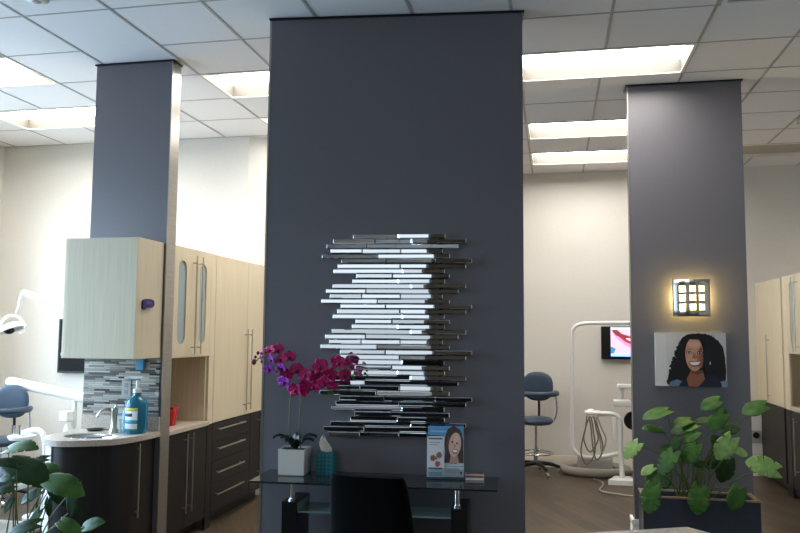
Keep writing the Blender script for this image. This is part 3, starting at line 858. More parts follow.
# ------------------------------------------------------------------ wall art mirror of staggered bars
t = thing('wall_mirror', 'mirror artwork of staggered horizontal mirrored bars on the slate feature wall', 'mirror', PO, A, local=True)
PAT = [(334, 467.5, [413]), (327.6, 460, [368]), (332, 444.5, [364, 402.5]), (323, 451.5, [379.5]), (343, 473.3, [388, 436.8]),
       (339, 467.5, [402]), (334.5, 446.5, [404.5]), (358, 451.5, [394.5]), (354, 447, [400])]
PPM = (1.385-.471)/(473-323)
def u_of(px): return (px-323)*PPM*.9985+(1.736-1.385)/math.cos(A)
ROWS = 40
ztop, zbot = 2.186, 1.0
pitch = (ztop-zbot)/(ROWS-1)
R_ = random.Random(11)
for r in range(ROWS):
    k = (r-1) % 9
    x0, x1, sp = PAT[k]
    if r == 1: sp = [376.5, 413]
    xs = [x0]+sp+[x1]
    zc = ztop-pitch*r
    for a, b_ in zip(xs, xs[1:]):
        ua, ub = u_of(a)+.0012, u_of(b_)-.0012
        h = .0128; dp = .03+.008*((r*5+int(a)) % 3); bv = .0036
        s = MB()
        tilt = math.radians(R_.uniform(-1.9, 1.9)); tw = math.radians(R_.uniform(-.35, .35))
        L_ = (ub-ua)/2
        # bar with a chamfered front: local box then tilt
        prof_f = [(-L_+bv, -h+bv), (L_-bv, -h+bv), (L_-bv, h-bv), (-L_+bv, h-bv)]
        prof_o = [(-L_, -h), (L_, -h), (L_, h), (-L_, h)]
        V0 = [s.bm.verts.new((x, 0, z)) for x, z in prof_f]
        V1 = [s.bm.verts.new((x, bv, z)) for x, z in prof_o]
        V2 = [s.bm.verts.new((x, dp, z)) for x, z in prof_o]
        s.bm.faces.new(V0); s.bm.faces.new(V2[::-1])
        for i in range(4):
            j = (i+1) % 4
            s.bm.faces.new((V0[i], V1[i], V1[j], V0[j])); s.bm.faces.new((V1[i], V2[i], V2[j], V1[j]))
        mt = Matrix.Translation(((ua+ub)/2, -dp, zc)) @ Matrix.Rotation(tilt, 4, 'X') @ Matrix.Rotation(tw, 4, 'Z')
        s.bm.transform(mt)
        for v in s.bm.verts:
            if v.co.y > -.001: v.co.y = -.001
        s.build('mirror_bar', MIRROR, t)
b = MB()
for uu in (.62, .95): b.box(u_of(388)+(uu-.62)-.012, u_of(388)+(uu-.62)+.012, -.0009, -.0002, zbot, ztop)
b.build('mounting_rail', BLACKP, t)

# ------------------------------------------------------------------ glass desk and what stands on it
DA = math.radians(2.9)
DZ = .776
t = thing('glass_desk', 'glass-topped console desk with black block legs under the mirror artwork', 'desk', (-1.668, 4.065, 0), DA, local=True)
DL, DD = 1.372, .372
MB().box(0, DL, 0, DD, DZ-.01, DZ, .0015).build('glass_top', SMOKE, t)
for u0, u1 in ((.175, .262), (1.12, 1.21)):
    MB().box(u0, u1, .05, DD-.06, 0, .66, .002).build('leg', BLKGL, t)
for uu in (.225, 1.152):
    for vv in (.09,):
        b = MB(); b.cyl((uu, vv, .66), (uu, vv, .672), .022); b.cyl((uu, vv, .672), (uu, vv, DZ-.012), .014); b.cyl((uu, vv, DZ-.016), (uu, vv, DZ-.0105), .02)
        b.build('standoff', CHROME, t, SM)
MB().box(.2635, 1.1185, .06, DD-.08, .6, .61, .0012).build('lower_shelf', GREENG, t)
b = MB(); b.box(.2635, .272, .06, DD-.08, .6105, .655); b.build('shelf_bracket', GREENG, t)
# orchid
def desk_pt(u, v, z=DZ): return Vector((-1.668+u*math.cos(DA)-v*math.sin(DA), 4.065+u*math.sin(DA)+v*math.cos(DA), z))
op = desk_pt(.188, .25)
t = thing('potted_orchid', 'magenta orchid with two stems in a square white pot on the desk', 'orchid', op, DA, local=True)
S = .076
b = MB()
def sq(s_, z): return [(-s_, -s_, z), (s_, -s_, z), (s_, s_, z), (-s_, s_, z)]
rings = [[b.bm.verts.new(q) for q in sq(s_, z)] for s_, z in ((S-.006, .0005), (S, .006), (S+.002, .15), (S-.006, .15), (S-.008, .13))]
b.bm.faces.new(rings[0][::-1]); b.bm.faces.new(rings[-1])
for A_, B_ in zip(rings, rings[1:]):
    for i in range(4): b.bm.faces.new((A_[i], A_[(i+1) % 4], B_[(i+1) % 4], B_[i]))
b.build('pot', CERAM, t)
MB().box(-S+.012, S-.012, -S+.012, S-.012, .131, .14, .003).build('soil', SOIL, t)
def strap(base, d, L_, w, lift):
    d = Vector(d).normalized(); side = Vector((-d.y, d.x, 0)).normalized()
    def fn(u, v):
        c = Vector(base)+d*(L_*u*.8)+Vector((0, 0, lift*math.sin(u*PI*.72)))
        ww = w*math.sin(min(1, u*1.15+.14)*PI*.93)**.6
        return c+side*ww*(v-.5)*2+Vector((0, 0, .012*abs(v-.5)*2))
    return MB().grid(fn, 12, 4).build('leaf', ORLEAF, t, SM, solid=.0025)
for d, L_, w, h in (((-1, -.2, 0), .15, .026, .075), ((-.8, .5, 0), .14, .026, .06), ((1, -.25, 0), .14, .026, .06), ((.6, -.7, 0), .11, .028, .055), ((-.3, -.8, 0), .1, .026, .06), ((.9, .5, 0), .15, .026, .075), ((.1, .2, 0), .05, .03, .08)):
    strap((d[0]*.01, d[1]*.01, .143), d, L_, w, h)
def orl(px, py, dy=0):                       # photo point near the orchid, in its local frame
    w = at(px, py, 4.27+dy)
    return ORG[t.name].inverted() @ w
stemA = [Vector((-.02, 0, .14)), orl(289, 430), orl(290, 405), orl(291, 388), orl(286, 370, -.02), orl(275, 360, -.04), orl(262, 357, -.05), orl(255, 362, -.06)]
stemB = [Vector((.035, 0, .14)), orl(299, 430), orl(300.5, 405), orl(303, 388), orl(312, 377, -.02), orl(325, 370, -.05), orl(343, 369, -.07), orl(352, 371, -.08)]
for st in (stemA, stemB): MB().tube(st, .0035, n=8, smooth=6).build('stem', STEMG, t, SM)
def flower(px, py, size, dy, yaw, pit, mt, spin):
    c = orl(px, py, dy)
    b = MB()
    def petal(a, L_, w):
        ca, sa = math.cos(a), math.sin(a)
        def fn(u, v):
            r = L_*u; ww = w*math.sin(min(1, u*.94+.06)*PI)**.55*(v-.5)*2
            return (r*ca-ww*sa, -.25*r*u*.6+.1*abs(v-.5)*w, r*sa+ww*ca)
        b.grid(fn, 6, 4)
    for a, L_, w in ((PI/2, 1, .42), (PI/2+2.25, .95, .38), (PI/2-2.25, .95, .38)): petal(a+spin, L_, w)
    for a in (PI/2+1.15, PI/2-1.15): petal(a+spin, 1.02, .58)
    b.mi = 1
    b.ball((0, -.12, -.1), .16, .2, .2, 8, 6); petal(-PI/2+spin, .45, .2)
    mt4 = Matrix.Translation(c) @ Matrix.Rotation(yaw, 4, 'Z') @ Matrix.Rotation(pit, 4, 'X') @ Matrix.Scale(size, 4)
    b.bm.transform(mt4)
    return b.build('blossom', [mt, LIP], t, SM, recalc=False, solid=.0012)
FLW = [(270, 350.5, .038, -.05, -.3, -.5, PETAL), (278, 349.5, .04, -.03, .1, -.4, PETAL), (262, 353, .03, -.05, -.9, -.2, PETAL), (262, 361, .028, -.06, -1.1, .2, PETALV),
       (271.5, 360, .033, -.07, -.8, .2, PETALV), (269, 369, .036, -.07, -.2, .5, PETALV), (281, 360, .042, -.06, -.2, -.6, PETAL), (289.5, 357, .04, -.03, .3, -.3, PETAL),
       (282, 368, .036, -.08, -.6, .4, PETALV), (277, 371, .03, -.07, -1.2, .3, PETAL), (287, 375, .042, -.04, .2, .1, PETAL), (297, 370, .046, -.05, .4, -.2, PETAL),
       (284, 382, .044, -.08, -.3, .4, PETALV), (295, 390, .046, -.06, -.2, .2, PETAL), (302, 391, .044, -.05, .3, .2, PETAL),
       (305, 375.5, .045, -.05, -.1, -.1, PETAL), (311, 380, .045, -.04, .2, .2, PETAL), (313, 387, .044, -.05, -.1, .4, PETAL), (306, 385, .042, -.03, .4, .3, PETAL),
       (320, 366.5, .05, -.07, .2, -.1, PETAL), (330, 375, .045, -.06, .3, .2, PETAL), (324, 383, .044, -.06, 0, .3, PETAL), (318, 374, .042, -.02, .3, 0, PETAL),
       (338, 363, .05, -.07, .1, 0, PETAL), (344.5, 375, .042, -.07, .7, .2, PETAL), (332, 386, .036, -.05, .1, .4, PETAL), (351, 367, .024, -.08, .9, -.2, PETAL)]
for i, f in enumerate(FLW): flower(*f, spin=(i*37 % 11-5)*.07)
for (x, y, r, m_) in ((254, 362, .014, LIP), (258, 353, .009, BUD), (255.5, 357, .008, BUD), (353, 377, .009, STEMG), (355, 373, .008, STEMG)):
    c = orl(x, y, -.06); MB().ball(c, r, r, r*1.25).build('bud', m_, t, SM)
# tissue box
tp = desk_pt(.372, .28)
t = thing('tissue_box', 'teal patterned cube tissue box beside the orchid pot', 'tissue box', tp, DA+.05, local=True)
MB().box(-.052, .052, -.052, .052, .0005, .126, .003).build('box', TEAL, t)
b = MB()
def tis(u, v):
    a = 2*PI*u; z = .127+.085*v
    k = (.016*(1-v)**.5+.01+.006*math.sin(v*5))*(1+.35*math.sin(3*a+v*4))
    return (k*math.cos(a)*1.0-.01*math.sin(v*3)-.018*v, k*.6*math.sin(a), z+.012*math.sin(2*a+1)*v)
b.grid(tis, 24, 8); b.build('tissue', TISSUE, t, SM, solid=.0008)
# brochure holder
bp_ = desk_pt(1.072, .27)
t = thing('brochure_holder', 'clear acrylic stand of dental leaflets on the desk', 'brochure stand', bp_, math.radians(7), local=True)
W = .108; LEAN = .17
fr0 = lambda a, b_, h: Vector((-W+2*W*a, -.03+b_*LEAN*.29*1.0-h, .014+b_*.285))
b = MB()
b.prism([(0, 0), (1, 0), (1, 1.02), (0, 1.02)], -.0075, -.0045, frame=lambda a, b_, h: fr0(a, b_, h)); b.box(-W, W, -.04, .04, .0005, .004); b.prism([(0, -.03), (1, -.03), (1, .16), (0, .16)], .0085, .0105, frame=fr0)
b.build('holder', ACRYL, t)
p = Pic(fr0); p.h = -.003
p.rect(.46, .98, .0, .98, (206, 210, 212)); p.rect(.46, .98, .27, .98, (170, 196, 214))
p.rect(0.03, .98, .80, .98, (96, 160, 206)); p.rect(.1, .5, .86, .89, (150, 196, 226))
p.ell(.72, .62, .25, .37, (74, 56, 50), wob=.1, seed=3); p.shape([(.47, .27), (.5, .6), (.58, .85), (.66, .5), (.6, .27)], (98, 76, 66)); p.shape([(.47, .27), (.56, .55), (.97, .5), (.97, .27)], (66, 54, 50))
p.shape([(.6, .27), (.64, .42), (.82, .4), (.86, .27)], (196, 150, 128)); p.ell(.745, .62, .16, .24, (226, 184, 162), rot=-.22); p.ell(.79, .7, .07, .09, (234, 196, 176), rot=-.2)
p.ell(.675, .675, .028, .016, (50, 36, 32)); p.ell(.8, .65, .028, .016, (50, 36, 32)); p.ell(.735, .6, .022, .035, (200, 150, 128))
p.ell(.745, .495, .075, .045, (176, 70, 72), rot=-.15); p.ell(.745, .5, .062, .026, (244, 240, 236), rot=-.15)
for k in range(4): p.rect(.52, .52+.36-.04*(k % 2), .2-.035*k, .212-.035*k, (150, 152, 156))
p.rect(.88, .93, .06, .11, (70, 70, 74))
p.rect(.9, .97, .2, .22, (120, 160, 180))
p.build('leaflet', t)
p = Pic(fr0); p.h = .0042
p.rect(.01, .46, .0, .78, (222, 224, 224)); p.rect(.05, .42, .72, .75, (96, 96, 100)); p.rect(.07, .36, .655, .672, (170, 160, 140)); p.rect(.07, .3, .61, .625, (170, 160, 140))
p.ell(.17, .36, .075, .06, (176, 84, 66), wob=.3, seed=1); p.ell(.33, .42, .07, .06, (160, 100, 92), wob=.3, seed=2); p.ell(.29, .25, .07, .055, (188, 84, 88), wob=.3, seed=5); p.ell(.24, .36, .035, .03, (96, 132, 70), wob=.3, seed=4)
p.rect(.05, .42, .15, .18, (70, 110, 130)); p.rect(.05, .42, .02, .1, (160, 190, 206))
p.build('leaflet', t)
cp = desk_pt(1.237, .29)
t = thing('card_stack', 'small stack of photo cards beside the brochure stand', 'cards', cp, math.radians(6), local=True)
MB().box(-.052, .052, -.04, .04, .0005, .028, .001).build('stack', PAPER, t)
p = Pic(lambda a, b_, h: Vector((-.05+.1*a, -.038+.076*b_, .028+h)))
p.rect(0, 1, 0, 1, (206, 196, 188)); p.rect(0.04, .96, .3, .96, (70, 40, 26)); p.ell(.5, .55, .32, .2, (204, 120, 66), wob=.2, seed=4); p.build('photo', t)
p = Pic(lambda a, b_, h: Vector((-.05+.1*a, -.0402-h, .001+.026*b_)))
p.rect(0, 1, .5, 1, (150, 84, 48)); p.build('edge_print', t)

# ------------------------------------------------------------------ black chair
t = thing('desk_chair', 'black upholstered side chair drawn up to the glass desk', 'chair', (-.885, 3.98, 0), math.radians(-4), local=True)
b = MB()
def bk(u, v):                                # closed pad section round, up the back
    a = 2*PI*u
    wz = .222-.03*v*v
    if v > .96: wz -= .009*((v-.96)/.04)**2
    x = wz*math.copysign(abs(math.cos(a))**.35, math.cos(a)); y = .028*math.copysign(abs(math.sin(a))**.6, math.sin(a))
    z = .42+.482*v
    return (x, -.17-.1*v*v+y-.02*(1-(x/.23)**2), z)
b.grid(bk, 40, 14)
top = [v for v in b.bm.verts if v.co.z > .9]
bmesh.ops.remove_doubles(b.bm, verts=b.bm.verts[:], dist=1e-5)
bmesh.ops.holes_fill(b.bm, edges=[e_ for e_ in b.bm.edges if e_.is_boundary], sides=0)
b.build('backrest', BLKLEA, t, math.radians(60))
MB().box(-.262, .262, -.2, .33, .4, .49, .025, 3).build('seat', BLKLEA, t, SM)
for sx in (-1, 1):
    for sy in (-1, 1):
        MB().cyl((sx*.2, .02+sy*.19, .405), (sx*.205, .02+sy*.21, 0), .024, .017, n=12).build('leg', BLKGL, t, SM)

# ------------------------------------------------------------------ sconce and portrait on the wall
t = thing('wall_lamp', 'lit square wall lamp of brushed steel with nine glowing windows', 'wall lamp', (1.035, 6.17, 1.882), local=True)
w2, h2, DEP = .135, .142, .085
def cface(a, b_, h=0):                        # curved plate
    return Vector((a, -.028-DEP*(1-(a/w2)**2)*.62-.012-h, b_))
b = MB()
xs = [-w2, -.086, -.034, -.026, .026, .034, .086, w2]
xs = [-w2+2*w2*k for k in (0, .157, .323, .427, .593, .677, .843, 1)]
zs = [-h2+2*h2*k for k in (0, .172, .338, .427, .593, .667, .833, 1)]
for i in range(7):
    for j in range(7):
        if i in (1, 3, 5) and j in (1, 3, 5): continue
        n = 4
        b.grid(lambda u, v, i=i, j=j: cface(xs[i]+(xs[i+1]-xs[i])*u, zs[j]+(zs[j+1]-zs[j])*v), n, 1)
bmesh.ops.remove_doubles(b.bm, verts=b.bm.verts[:], dist=1e-5)
b.build('cover_plate', STEEL, t, SM, solid=.003)
for i in (1, 3, 5):
    for j in (1, 3, 5):
        b = MB(); b.grid(lambda u, v: cface(xs[i]+(xs[i+1]-xs[i])*u, zs[j]+(zs[j+1]-zs[j])*v, -.006), 3, 1)
        b.build('glowing_window', WARMW, t, SM, solid=.002)
MB().box(-.06, .06, -.012, -.0005, -.07, .07, .003).build('backplate', LINER, t)
b = MB()
for x in (-.05, .05): b.cyl((x, -.024, -.06), (x, -.024, .06), .009, n=12)
b.build('bulb', WARM, t, SM)
b = MB()
for z in (-.1, .1): b.box(-.01, .01, -.09, -.012, z-.004, z+.004)
b.build('bracket', STEEL, t)
t = thing('portrait_canvas', 'canvas photo portrait of a smiling curly-haired woman below the wall lamp', 'picture', (1.02, 6.17, 1.415), local=True)
CW, CH = .512, .405
MB().box(-CW/2, CW/2, -.035, -.0005, -CH/2, CH/2, .002).build('canvas', PAPER, t)
p = Pic(lambda a, b_, h: Vector((-CW/2+CW*a, -.035-h, -CH/2+CH*b_)))
p.rect(0, 1, 0, 1, (204, 200, 196)); p.rect(0, .16, 0, 1, (218, 212, 206)); p.rect(.16, .3, 0, 1, (211, 206, 200)); p.rect(.8, 1, .6, 1, (196, 193, 190))
R2 = random.Random(5)
def curl(cx, cy, rx, ry, n=60, a_=.12, seed=1, col=(17, 15, 17)):
    p.ell(cx, cy, rx, ry, col, n=n, wob=a_, seed=seed)
HP = [Vector((a, b_, 0)) for a, b_ in [(.17, .03), (.2, .2), (.235, .4), (.3, .58), (.33, .76), (.43, .93), (.58, .985), (.74, .975), (.87, .88), (.955, .72), (.985, .45), (.985, .15), (.93, .04), (.7, .1), (.4, .05)]]
HP = catmull(HP, 7, True)
p.shape([(min(.995, v.x+(R2.random()-.5)*(.045 if v.x < .42 else .008)), min(.995, max(.005, v.y+(R2.random()-.5)*.02))) for v in HP], (17, 15, 17))
for i in range(22):
    a = i/21
    p.ell(.19+.2*a**1.6+(R2.random()-.5)*.03, .06+.82*a, .024, .026, (17, 15, 17), n=10, wob=.4, seed=i)
p.shape([(.18, 0), (.2, .08), (.3, .13), (.42, .07), (.44, 0)], (96, 116, 140))
p.shape([(.88, 0), (.9, .1), (1, .13), (1, 0)], (120, 140, 160))
p.shape([(.42, 0), (.44, .15), (.5, .3), (.66, .3), (.7, .12), (.64, 0)], (146, 92, 66))
p.shape([(.5, .26), (.52, .31), (.64, .31), (.66, .26), (.58, .22)], (110, 64, 46))
p.shape([(.6, 0), (.7, .16), (.72, .26), (.86, .2), (.92, .06), (.92, 0)], (24, 28, 44))
p.shape([(.32, 0), (.36, .08), (.44, .12), (.46, 0)], (24, 28, 44))
p.ell(.55, .6, .127, .315, (206, 152, 126), n=36); p.ell(.55, .8, .09, .075, (220, 170, 144)); p.ell(.625, .52, .05, .17, (172, 116, 92)); p.ell(.645, .55, .028, .2, (150, 98, 76))
p.ell(.515, .5, .07, .1, (214, 160, 134))
for cx in (.475, .625):
    p.ell(cx, .635, .04, .022, (60, 36, 30)); p.ell(cx, .632, .028, .013, (226, 214, 206)); p.ell(cx, .632, .013, .014, (20, 14, 14))
p.shape([(.43, .675), (.47, .7), (.515, .685), (.47, .69)], (40, 26, 22)); p.shape([(.585, .685), (.63, .705), (.675, .68), (.63, .695)], (40, 26, 22))
p.shape([(.535, .63), (.56, .63), (.585, .53), (.55, .515), (.515, .53)], (172, 112, 88)); p.ell(.55, .535, .03, .014, (160, 100, 78))
p.shape([(.46, .46), (.5, .475), (.56, .465), (.62, .48), (.65, .47), (.61, .39), (.55, .365), (.49, .39)], (150, 66, 62))
p.shape([(.475, .455), (.56, .455), (.635, .465), (.6, .41), (.55, .395), (.5, .41)], (240, 234, 228))
curl(.745, .6, .075, .3, seed=21, a_=.12); curl(.57, .93, .15, .055, seed=22, a_=.04); 
p.ell(.765, .44, .008, .03, (206, 200, 196))
p.build('portrait_print', t)

# ------------------------------------------------------------------ monstera plants
def leaf(parent, c, tip, L_, normal, mt, lobes=5, split=.5, droop=.18, wide=.9, seed=0, inv=None):
    """heart-shaped monstera leaf centred on c, pointing along tip"""
    R = random.Random(seed)
    tip = Vector(tip).normalized(); nrm = Vector(normal); nrm = (nrm-tip*nrm.dot(tip)).normalized()
    side = nrm.cross(tip)
    b = MB()
    M = 60; K = 6
    for sgn in (-1, 1):
        rows = []
        for i in range(M+1):
            s = i/M
            w = wide*.5*(math.sin(PI*min(1, (s+.09)/1.09)**.8))**.75
            ph = (s*lobes+.35*(sgn > 0)) % 1
            notch = 1-split*max(0, 1-abs(ph-.5)*8)*(1 if .12 < s < .86 else 0)
            w *= notch
            row = []
            for j in range(K+1):
                f = j/K
                x = s+.24*f*w*(1 if s > .15 else -1.2*(1-s/.15)+1)-(.22*(1-s/.3)*f if s < .3 else 0)
                y = sgn*w*f
                z = -droop*(x-.35)**2-.35*y*y+.1*abs(y)+.012*math.sin(9*s+seed)*f
                row.append(b.bm.verts.new(Vector(c)+tip*(x-.45)*L_+side*y*L_+nrm*z*L_))
            rows.append(row)
        for i in range(M):
            for j in range(K):
                q = (rows[i][j], rows[i+1][j], rows[i+1][j+1], rows[i][j+1])
                b.bm.faces.new(q if sgn > 0 else q[::-1])
    bmesh.ops.remove_doubles(b.bm, verts=b.bm.verts[:], dist=1e-5)
    o = b.build('leaf', mt, parent, math.radians(80), recalc=False, solid=.0012)
    return Vector(c)-tip*.45*L_
def petiole(parent, p0, p1, r=.0045):
    p0, p1 = Vector(p0), Vector(p1)
    mid = p0*.45+p1*.55+Vector((0, 0, .12*(p1-p0).length)); 
    MB().tube([p0, p0*.7+mid*.3+Vector((0, 0, .01)), mid, p1], r, n=7, smooth=5, radii=(r*1.2, r*.75)).build('petiole', STEMG, parent, SM)

t = thing('planter_box', 'navy planter box with a tan rim against the portrait wall', 'planter', (1.02, 5.98, 0))
x0, x1, y0, y1, zt = .622, 1.418, 5.86, 6.135, .44
b = MB()
b.prism([(x0, y0), (x1, y0), (x1, y1), (x0, y1)], 0, zt-.012, holes=[[(x0+.03, y0+.03), (x1-.03, y0+.03), (x1-.03, y1-.03), (x0+.03, y1-.03)]])
b.build('box', NAVY, t)
MB().prism([(x0-.003, y0-.003), (x1+.003, y0-.003), (x1+.003, y1+.003), (x0-.003, y1+.003)], zt-.011, zt, holes=[[(x0+.028, y0+.028), (x1-.028, y0+.028), (x1-.028, y1-.028), (x0+.028, y1-.028)]]).build('rim', RIMW, t)
MB().box(x0-.006, x0+.004, y0-.005, y0+.03, 0, zt-.012).build('corner_strip', RIMW, t)
MB().box(x0+.031, x1-.031, y0+.031, y1-.031, .3, .385).build('soil', SOIL, t)
t = thing('monstera', 'monstera plant with split leaves growing in the navy planter box', 'plant', (1.03, 5.98, .385))
S_ = .2684
LV = [ # crop x, y, length px, tip angle deg (image, ccw from right), depth, normal tilt up, mat, lobes/split
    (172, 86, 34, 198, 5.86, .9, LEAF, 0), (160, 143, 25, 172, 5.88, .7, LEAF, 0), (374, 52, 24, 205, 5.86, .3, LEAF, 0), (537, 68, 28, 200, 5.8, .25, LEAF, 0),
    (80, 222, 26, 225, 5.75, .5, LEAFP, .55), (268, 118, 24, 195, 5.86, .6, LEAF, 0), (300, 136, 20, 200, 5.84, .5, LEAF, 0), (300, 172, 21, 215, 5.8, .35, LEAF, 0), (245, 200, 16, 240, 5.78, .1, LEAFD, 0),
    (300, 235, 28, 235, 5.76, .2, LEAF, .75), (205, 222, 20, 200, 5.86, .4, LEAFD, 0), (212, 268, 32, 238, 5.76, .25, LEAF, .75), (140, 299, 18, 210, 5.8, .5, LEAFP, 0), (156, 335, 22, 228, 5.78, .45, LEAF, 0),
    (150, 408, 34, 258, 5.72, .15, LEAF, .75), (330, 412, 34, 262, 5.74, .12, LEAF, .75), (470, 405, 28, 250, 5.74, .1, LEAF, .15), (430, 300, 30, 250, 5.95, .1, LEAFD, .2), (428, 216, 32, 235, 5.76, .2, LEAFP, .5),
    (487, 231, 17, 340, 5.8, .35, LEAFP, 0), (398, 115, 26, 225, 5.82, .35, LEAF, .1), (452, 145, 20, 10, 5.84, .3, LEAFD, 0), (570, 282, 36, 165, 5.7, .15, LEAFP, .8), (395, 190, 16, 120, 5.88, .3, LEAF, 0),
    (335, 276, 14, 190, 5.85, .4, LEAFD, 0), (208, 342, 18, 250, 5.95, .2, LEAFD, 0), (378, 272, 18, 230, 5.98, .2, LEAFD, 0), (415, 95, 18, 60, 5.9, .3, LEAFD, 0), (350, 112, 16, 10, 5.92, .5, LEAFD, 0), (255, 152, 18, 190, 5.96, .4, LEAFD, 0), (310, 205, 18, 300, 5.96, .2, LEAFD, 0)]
for i, (cx, cy, lp, ang, Y, up, mt_, spl) in enumerate(LV):
    px, py = 610+cx*S_, 390+cy*S_
    c = at(px, py, Y)
    a = math.radians(ang)
    L_ = lp*Y/F_PX*.74
    tip = Vector((math.cos(a), -.25*(1 if up > .4 else .1), math.sin(a)))
    up = min(1.1, up+.3)
    nrm = Vector((random.uniform(-.35, .35), -1+up*.5, up))
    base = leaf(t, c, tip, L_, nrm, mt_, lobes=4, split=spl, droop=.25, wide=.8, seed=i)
    rx = .98+.1*((i*7 % 5)-2)/2
    petiole(t, (rx, 5.98+.03*((i*3 % 5)-2)/2, .386), base)
# near plant at the lower corner
t = thing('leafy_plant', 'large leafy green plant in front of the curved sink cabinet', 'plant', (-1.25, 2.35, 0))
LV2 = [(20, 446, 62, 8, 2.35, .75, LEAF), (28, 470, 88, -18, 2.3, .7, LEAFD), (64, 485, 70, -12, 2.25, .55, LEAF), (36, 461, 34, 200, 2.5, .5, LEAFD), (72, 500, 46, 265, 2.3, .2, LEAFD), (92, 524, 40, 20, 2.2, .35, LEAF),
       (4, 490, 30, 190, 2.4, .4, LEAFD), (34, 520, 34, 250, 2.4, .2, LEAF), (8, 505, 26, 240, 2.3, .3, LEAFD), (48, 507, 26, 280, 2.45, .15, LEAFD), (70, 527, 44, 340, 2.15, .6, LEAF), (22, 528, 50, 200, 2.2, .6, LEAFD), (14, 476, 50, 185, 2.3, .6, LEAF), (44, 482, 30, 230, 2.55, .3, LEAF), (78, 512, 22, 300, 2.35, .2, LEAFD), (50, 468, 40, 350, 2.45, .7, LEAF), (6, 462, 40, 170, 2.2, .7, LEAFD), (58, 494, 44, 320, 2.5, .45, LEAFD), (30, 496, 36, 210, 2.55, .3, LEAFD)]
root = at(10, 640, 2.4)
RT = Vector((root.x, 2.4, .62))
for i, (px, py, lp, ang, Y, up, mt_) in enumerate(LV2):
    c = at(px, py, Y); a = math.radians(ang)
    tip = Vector((math.cos(a), -.2, math.sin(a)))
    base = leaf(t, c, tip, lp*Y/F_PX*.7, Vector((random.uniform(-.3, .3), -1+up*.5, up+.3)), mt_, split=.12 if i % 3 else .3, droop=.35, wide=.55, seed=40+i)
    petiole(t, RT+Vector((.05*math.cos(i*2.1), .05*math.sin(i*2.1), 0)), base, .0026)
t = thing('plant_pot', 'pot below the picture edge holding the large leafy plant', 'plant pot', (RT.x, 2.4, 0), local=True)
MB().lathe([(0, 0), (.13, 0), (.18, .6), (.17, .6), (.165, .56), (0, .56)]).build('pot', NAVY, t, SM)
MB().lathe([(0, .561), (.16, .561), (.15, .6), (0, .615)]).build('soil', SOIL, t, SM)

# ------------------------------------------------------------------ reception counter corner in front
t = thing('reception_counter', 'corner of a pale granite reception counter at the bottom edge', 'counter', (.3, 2.1, 0))
P = [(.05, 2.39), (.166, 2.408), (.396, 2.515), (.52, 2.385), (.75, 1.85), (.3, 1.65), (.05, 2.2)]
P = [(-.05, 2.31), (.166, 2.41), (.396, 2.517), (.47, 2.44), (.6, 2.1), (.42, 1.95), (.15, 1.92), (-.02, 2.12)]
MB().prism(P, .985, 1.02).build('countertop', GRAN, t)
cxm, cym = .27, 2.2
MB().prism([(cxm+(a-cxm)*.88, cym+(c-cym)*.88) for a, c in P], 0, .984).build('body', DARKW, t)

# ------------------------------------------------------------------ behind the viewpoint
t = thing('waiting_counter', 'dark counter in the waiting area behind the viewpoint', 'counter', (-1.2, -1.7, 0))
MB().box(-3.4, .4, -2.0, -1.45, 0, .9, .01).build('body', BLKGL, t)
MB().box(-3.43, .43, -2.03, -1.42, .902, .93, .004).build('countertop', DARKW, t)

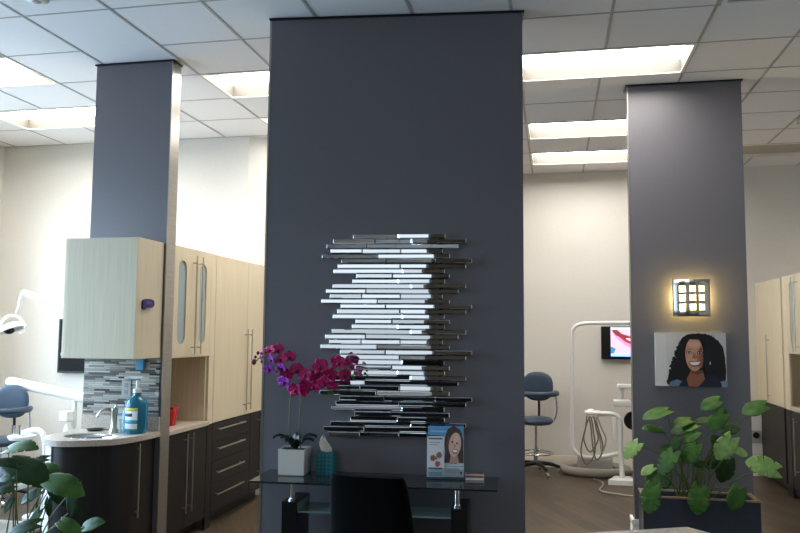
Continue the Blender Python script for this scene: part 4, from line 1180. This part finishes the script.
# ------------------------------------------------------------------ light
w = bpy.data.worlds.new('World'); SC.world = w; w.use_nodes = True
bg = w.node_tree.nodes['Background']
nt = w.node_tree                             # overcast sky, much brighter on the sun's side (-X) than behind the viewpoint (-Y)
tc = nt.nodes.new('ShaderNodeTexCoord'); sx = nt.nodes.new('ShaderNodeSeparateXYZ')
mr = nt.nodes.new('ShaderNodeMapRange')
mr.inputs['From Min'].default_value = -.9; mr.inputs['From Max'].default_value = -.2
mr.inputs['To Min'].default_value = 15.0; mr.inputs['To Max'].default_value = 1.0
nt.links.new(tc.outputs['Generated'], sx.inputs[0]); nt.links.new(sx.outputs['X'], mr.inputs['Value'])
gr = nt.nodes.new('ShaderNodeMapRange')         # dim ground below the horizon
gr.inputs['From Min'].default_value = -.12; gr.inputs['From Max'].default_value = .08
gr.inputs['To Min'].default_value = .4; gr.inputs['To Max'].default_value = 1
mu = nt.nodes.new('ShaderNodeMath'); mu.operation = 'MULTIPLY'
nt.links.new(sx.outputs['Z'], gr.inputs['Value'])
nt.links.new(mr.outputs['Result'], mu.inputs[0]); nt.links.new(gr.outputs['Result'], mu.inputs[1])
nt.links.new(mu.outputs[0], bg.inputs['Strength'])
cr = nt.nodes.new('ShaderNodeValToRGB')
cr.color_ramp.elements[0].position = 0; cr.color_ramp.elements[0].color = (.48, .73, 1.0, 1)
cr.color_ramp.elements[1].position = 1; cr.color_ramp.elements[1].color = (.84, .93, 1.0, 1)
mf = nt.nodes.new('ShaderNodeMapRange')
mf.inputs['From Min'].default_value = -.9; mf.inputs['From Max'].default_value = -.2
nt.links.new(sx.outputs['X'], mf.inputs['Value']); nt.links.new(mf.outputs['Result'], cr.inputs['Fac'])
nt.links.new(cr.outputs['Color'], bg.inputs['Color'])
def portal(name, loc, rot, sx, sy):
    l = bpy.data.lights.new(name, 'AREA'); l.shape = 'RECTANGLE'; l.size = sx; l.size_y = sy
    l.cycles.is_portal = True
    o = bpy.data.objects.new(name, l); COL.objects.link(o); o.location = loc; o.rotation_euler = rot
portal('window_daylight', (XL-.05, (LW[0]+LW[1])/2, (WZ0+WZ1)/2), (PI/2, 0, -PI/2), LW[1]-LW[0], WZ1-WZ0)
portal('window_daylight', ((FW[0]+FW[1])/2, YF-.05, (FZ[0]+FZ[1])/2), (PI/2, 0, 0), FW[1]-FW[0], FZ[1]-FZ[0])
SC.view_settings.view_transform = 'Standard'
SC.view_settings.look = 'None'
SC.view_settings.exposure = .38
SC.view_settings.gamma = 1
SC.view_settings.use_curve_mapping = False
SC.cycles.max_bounces = 10
SC.cycles.diffuse_bounces = 5
SC.cycles.sample_clamp_indirect = 8
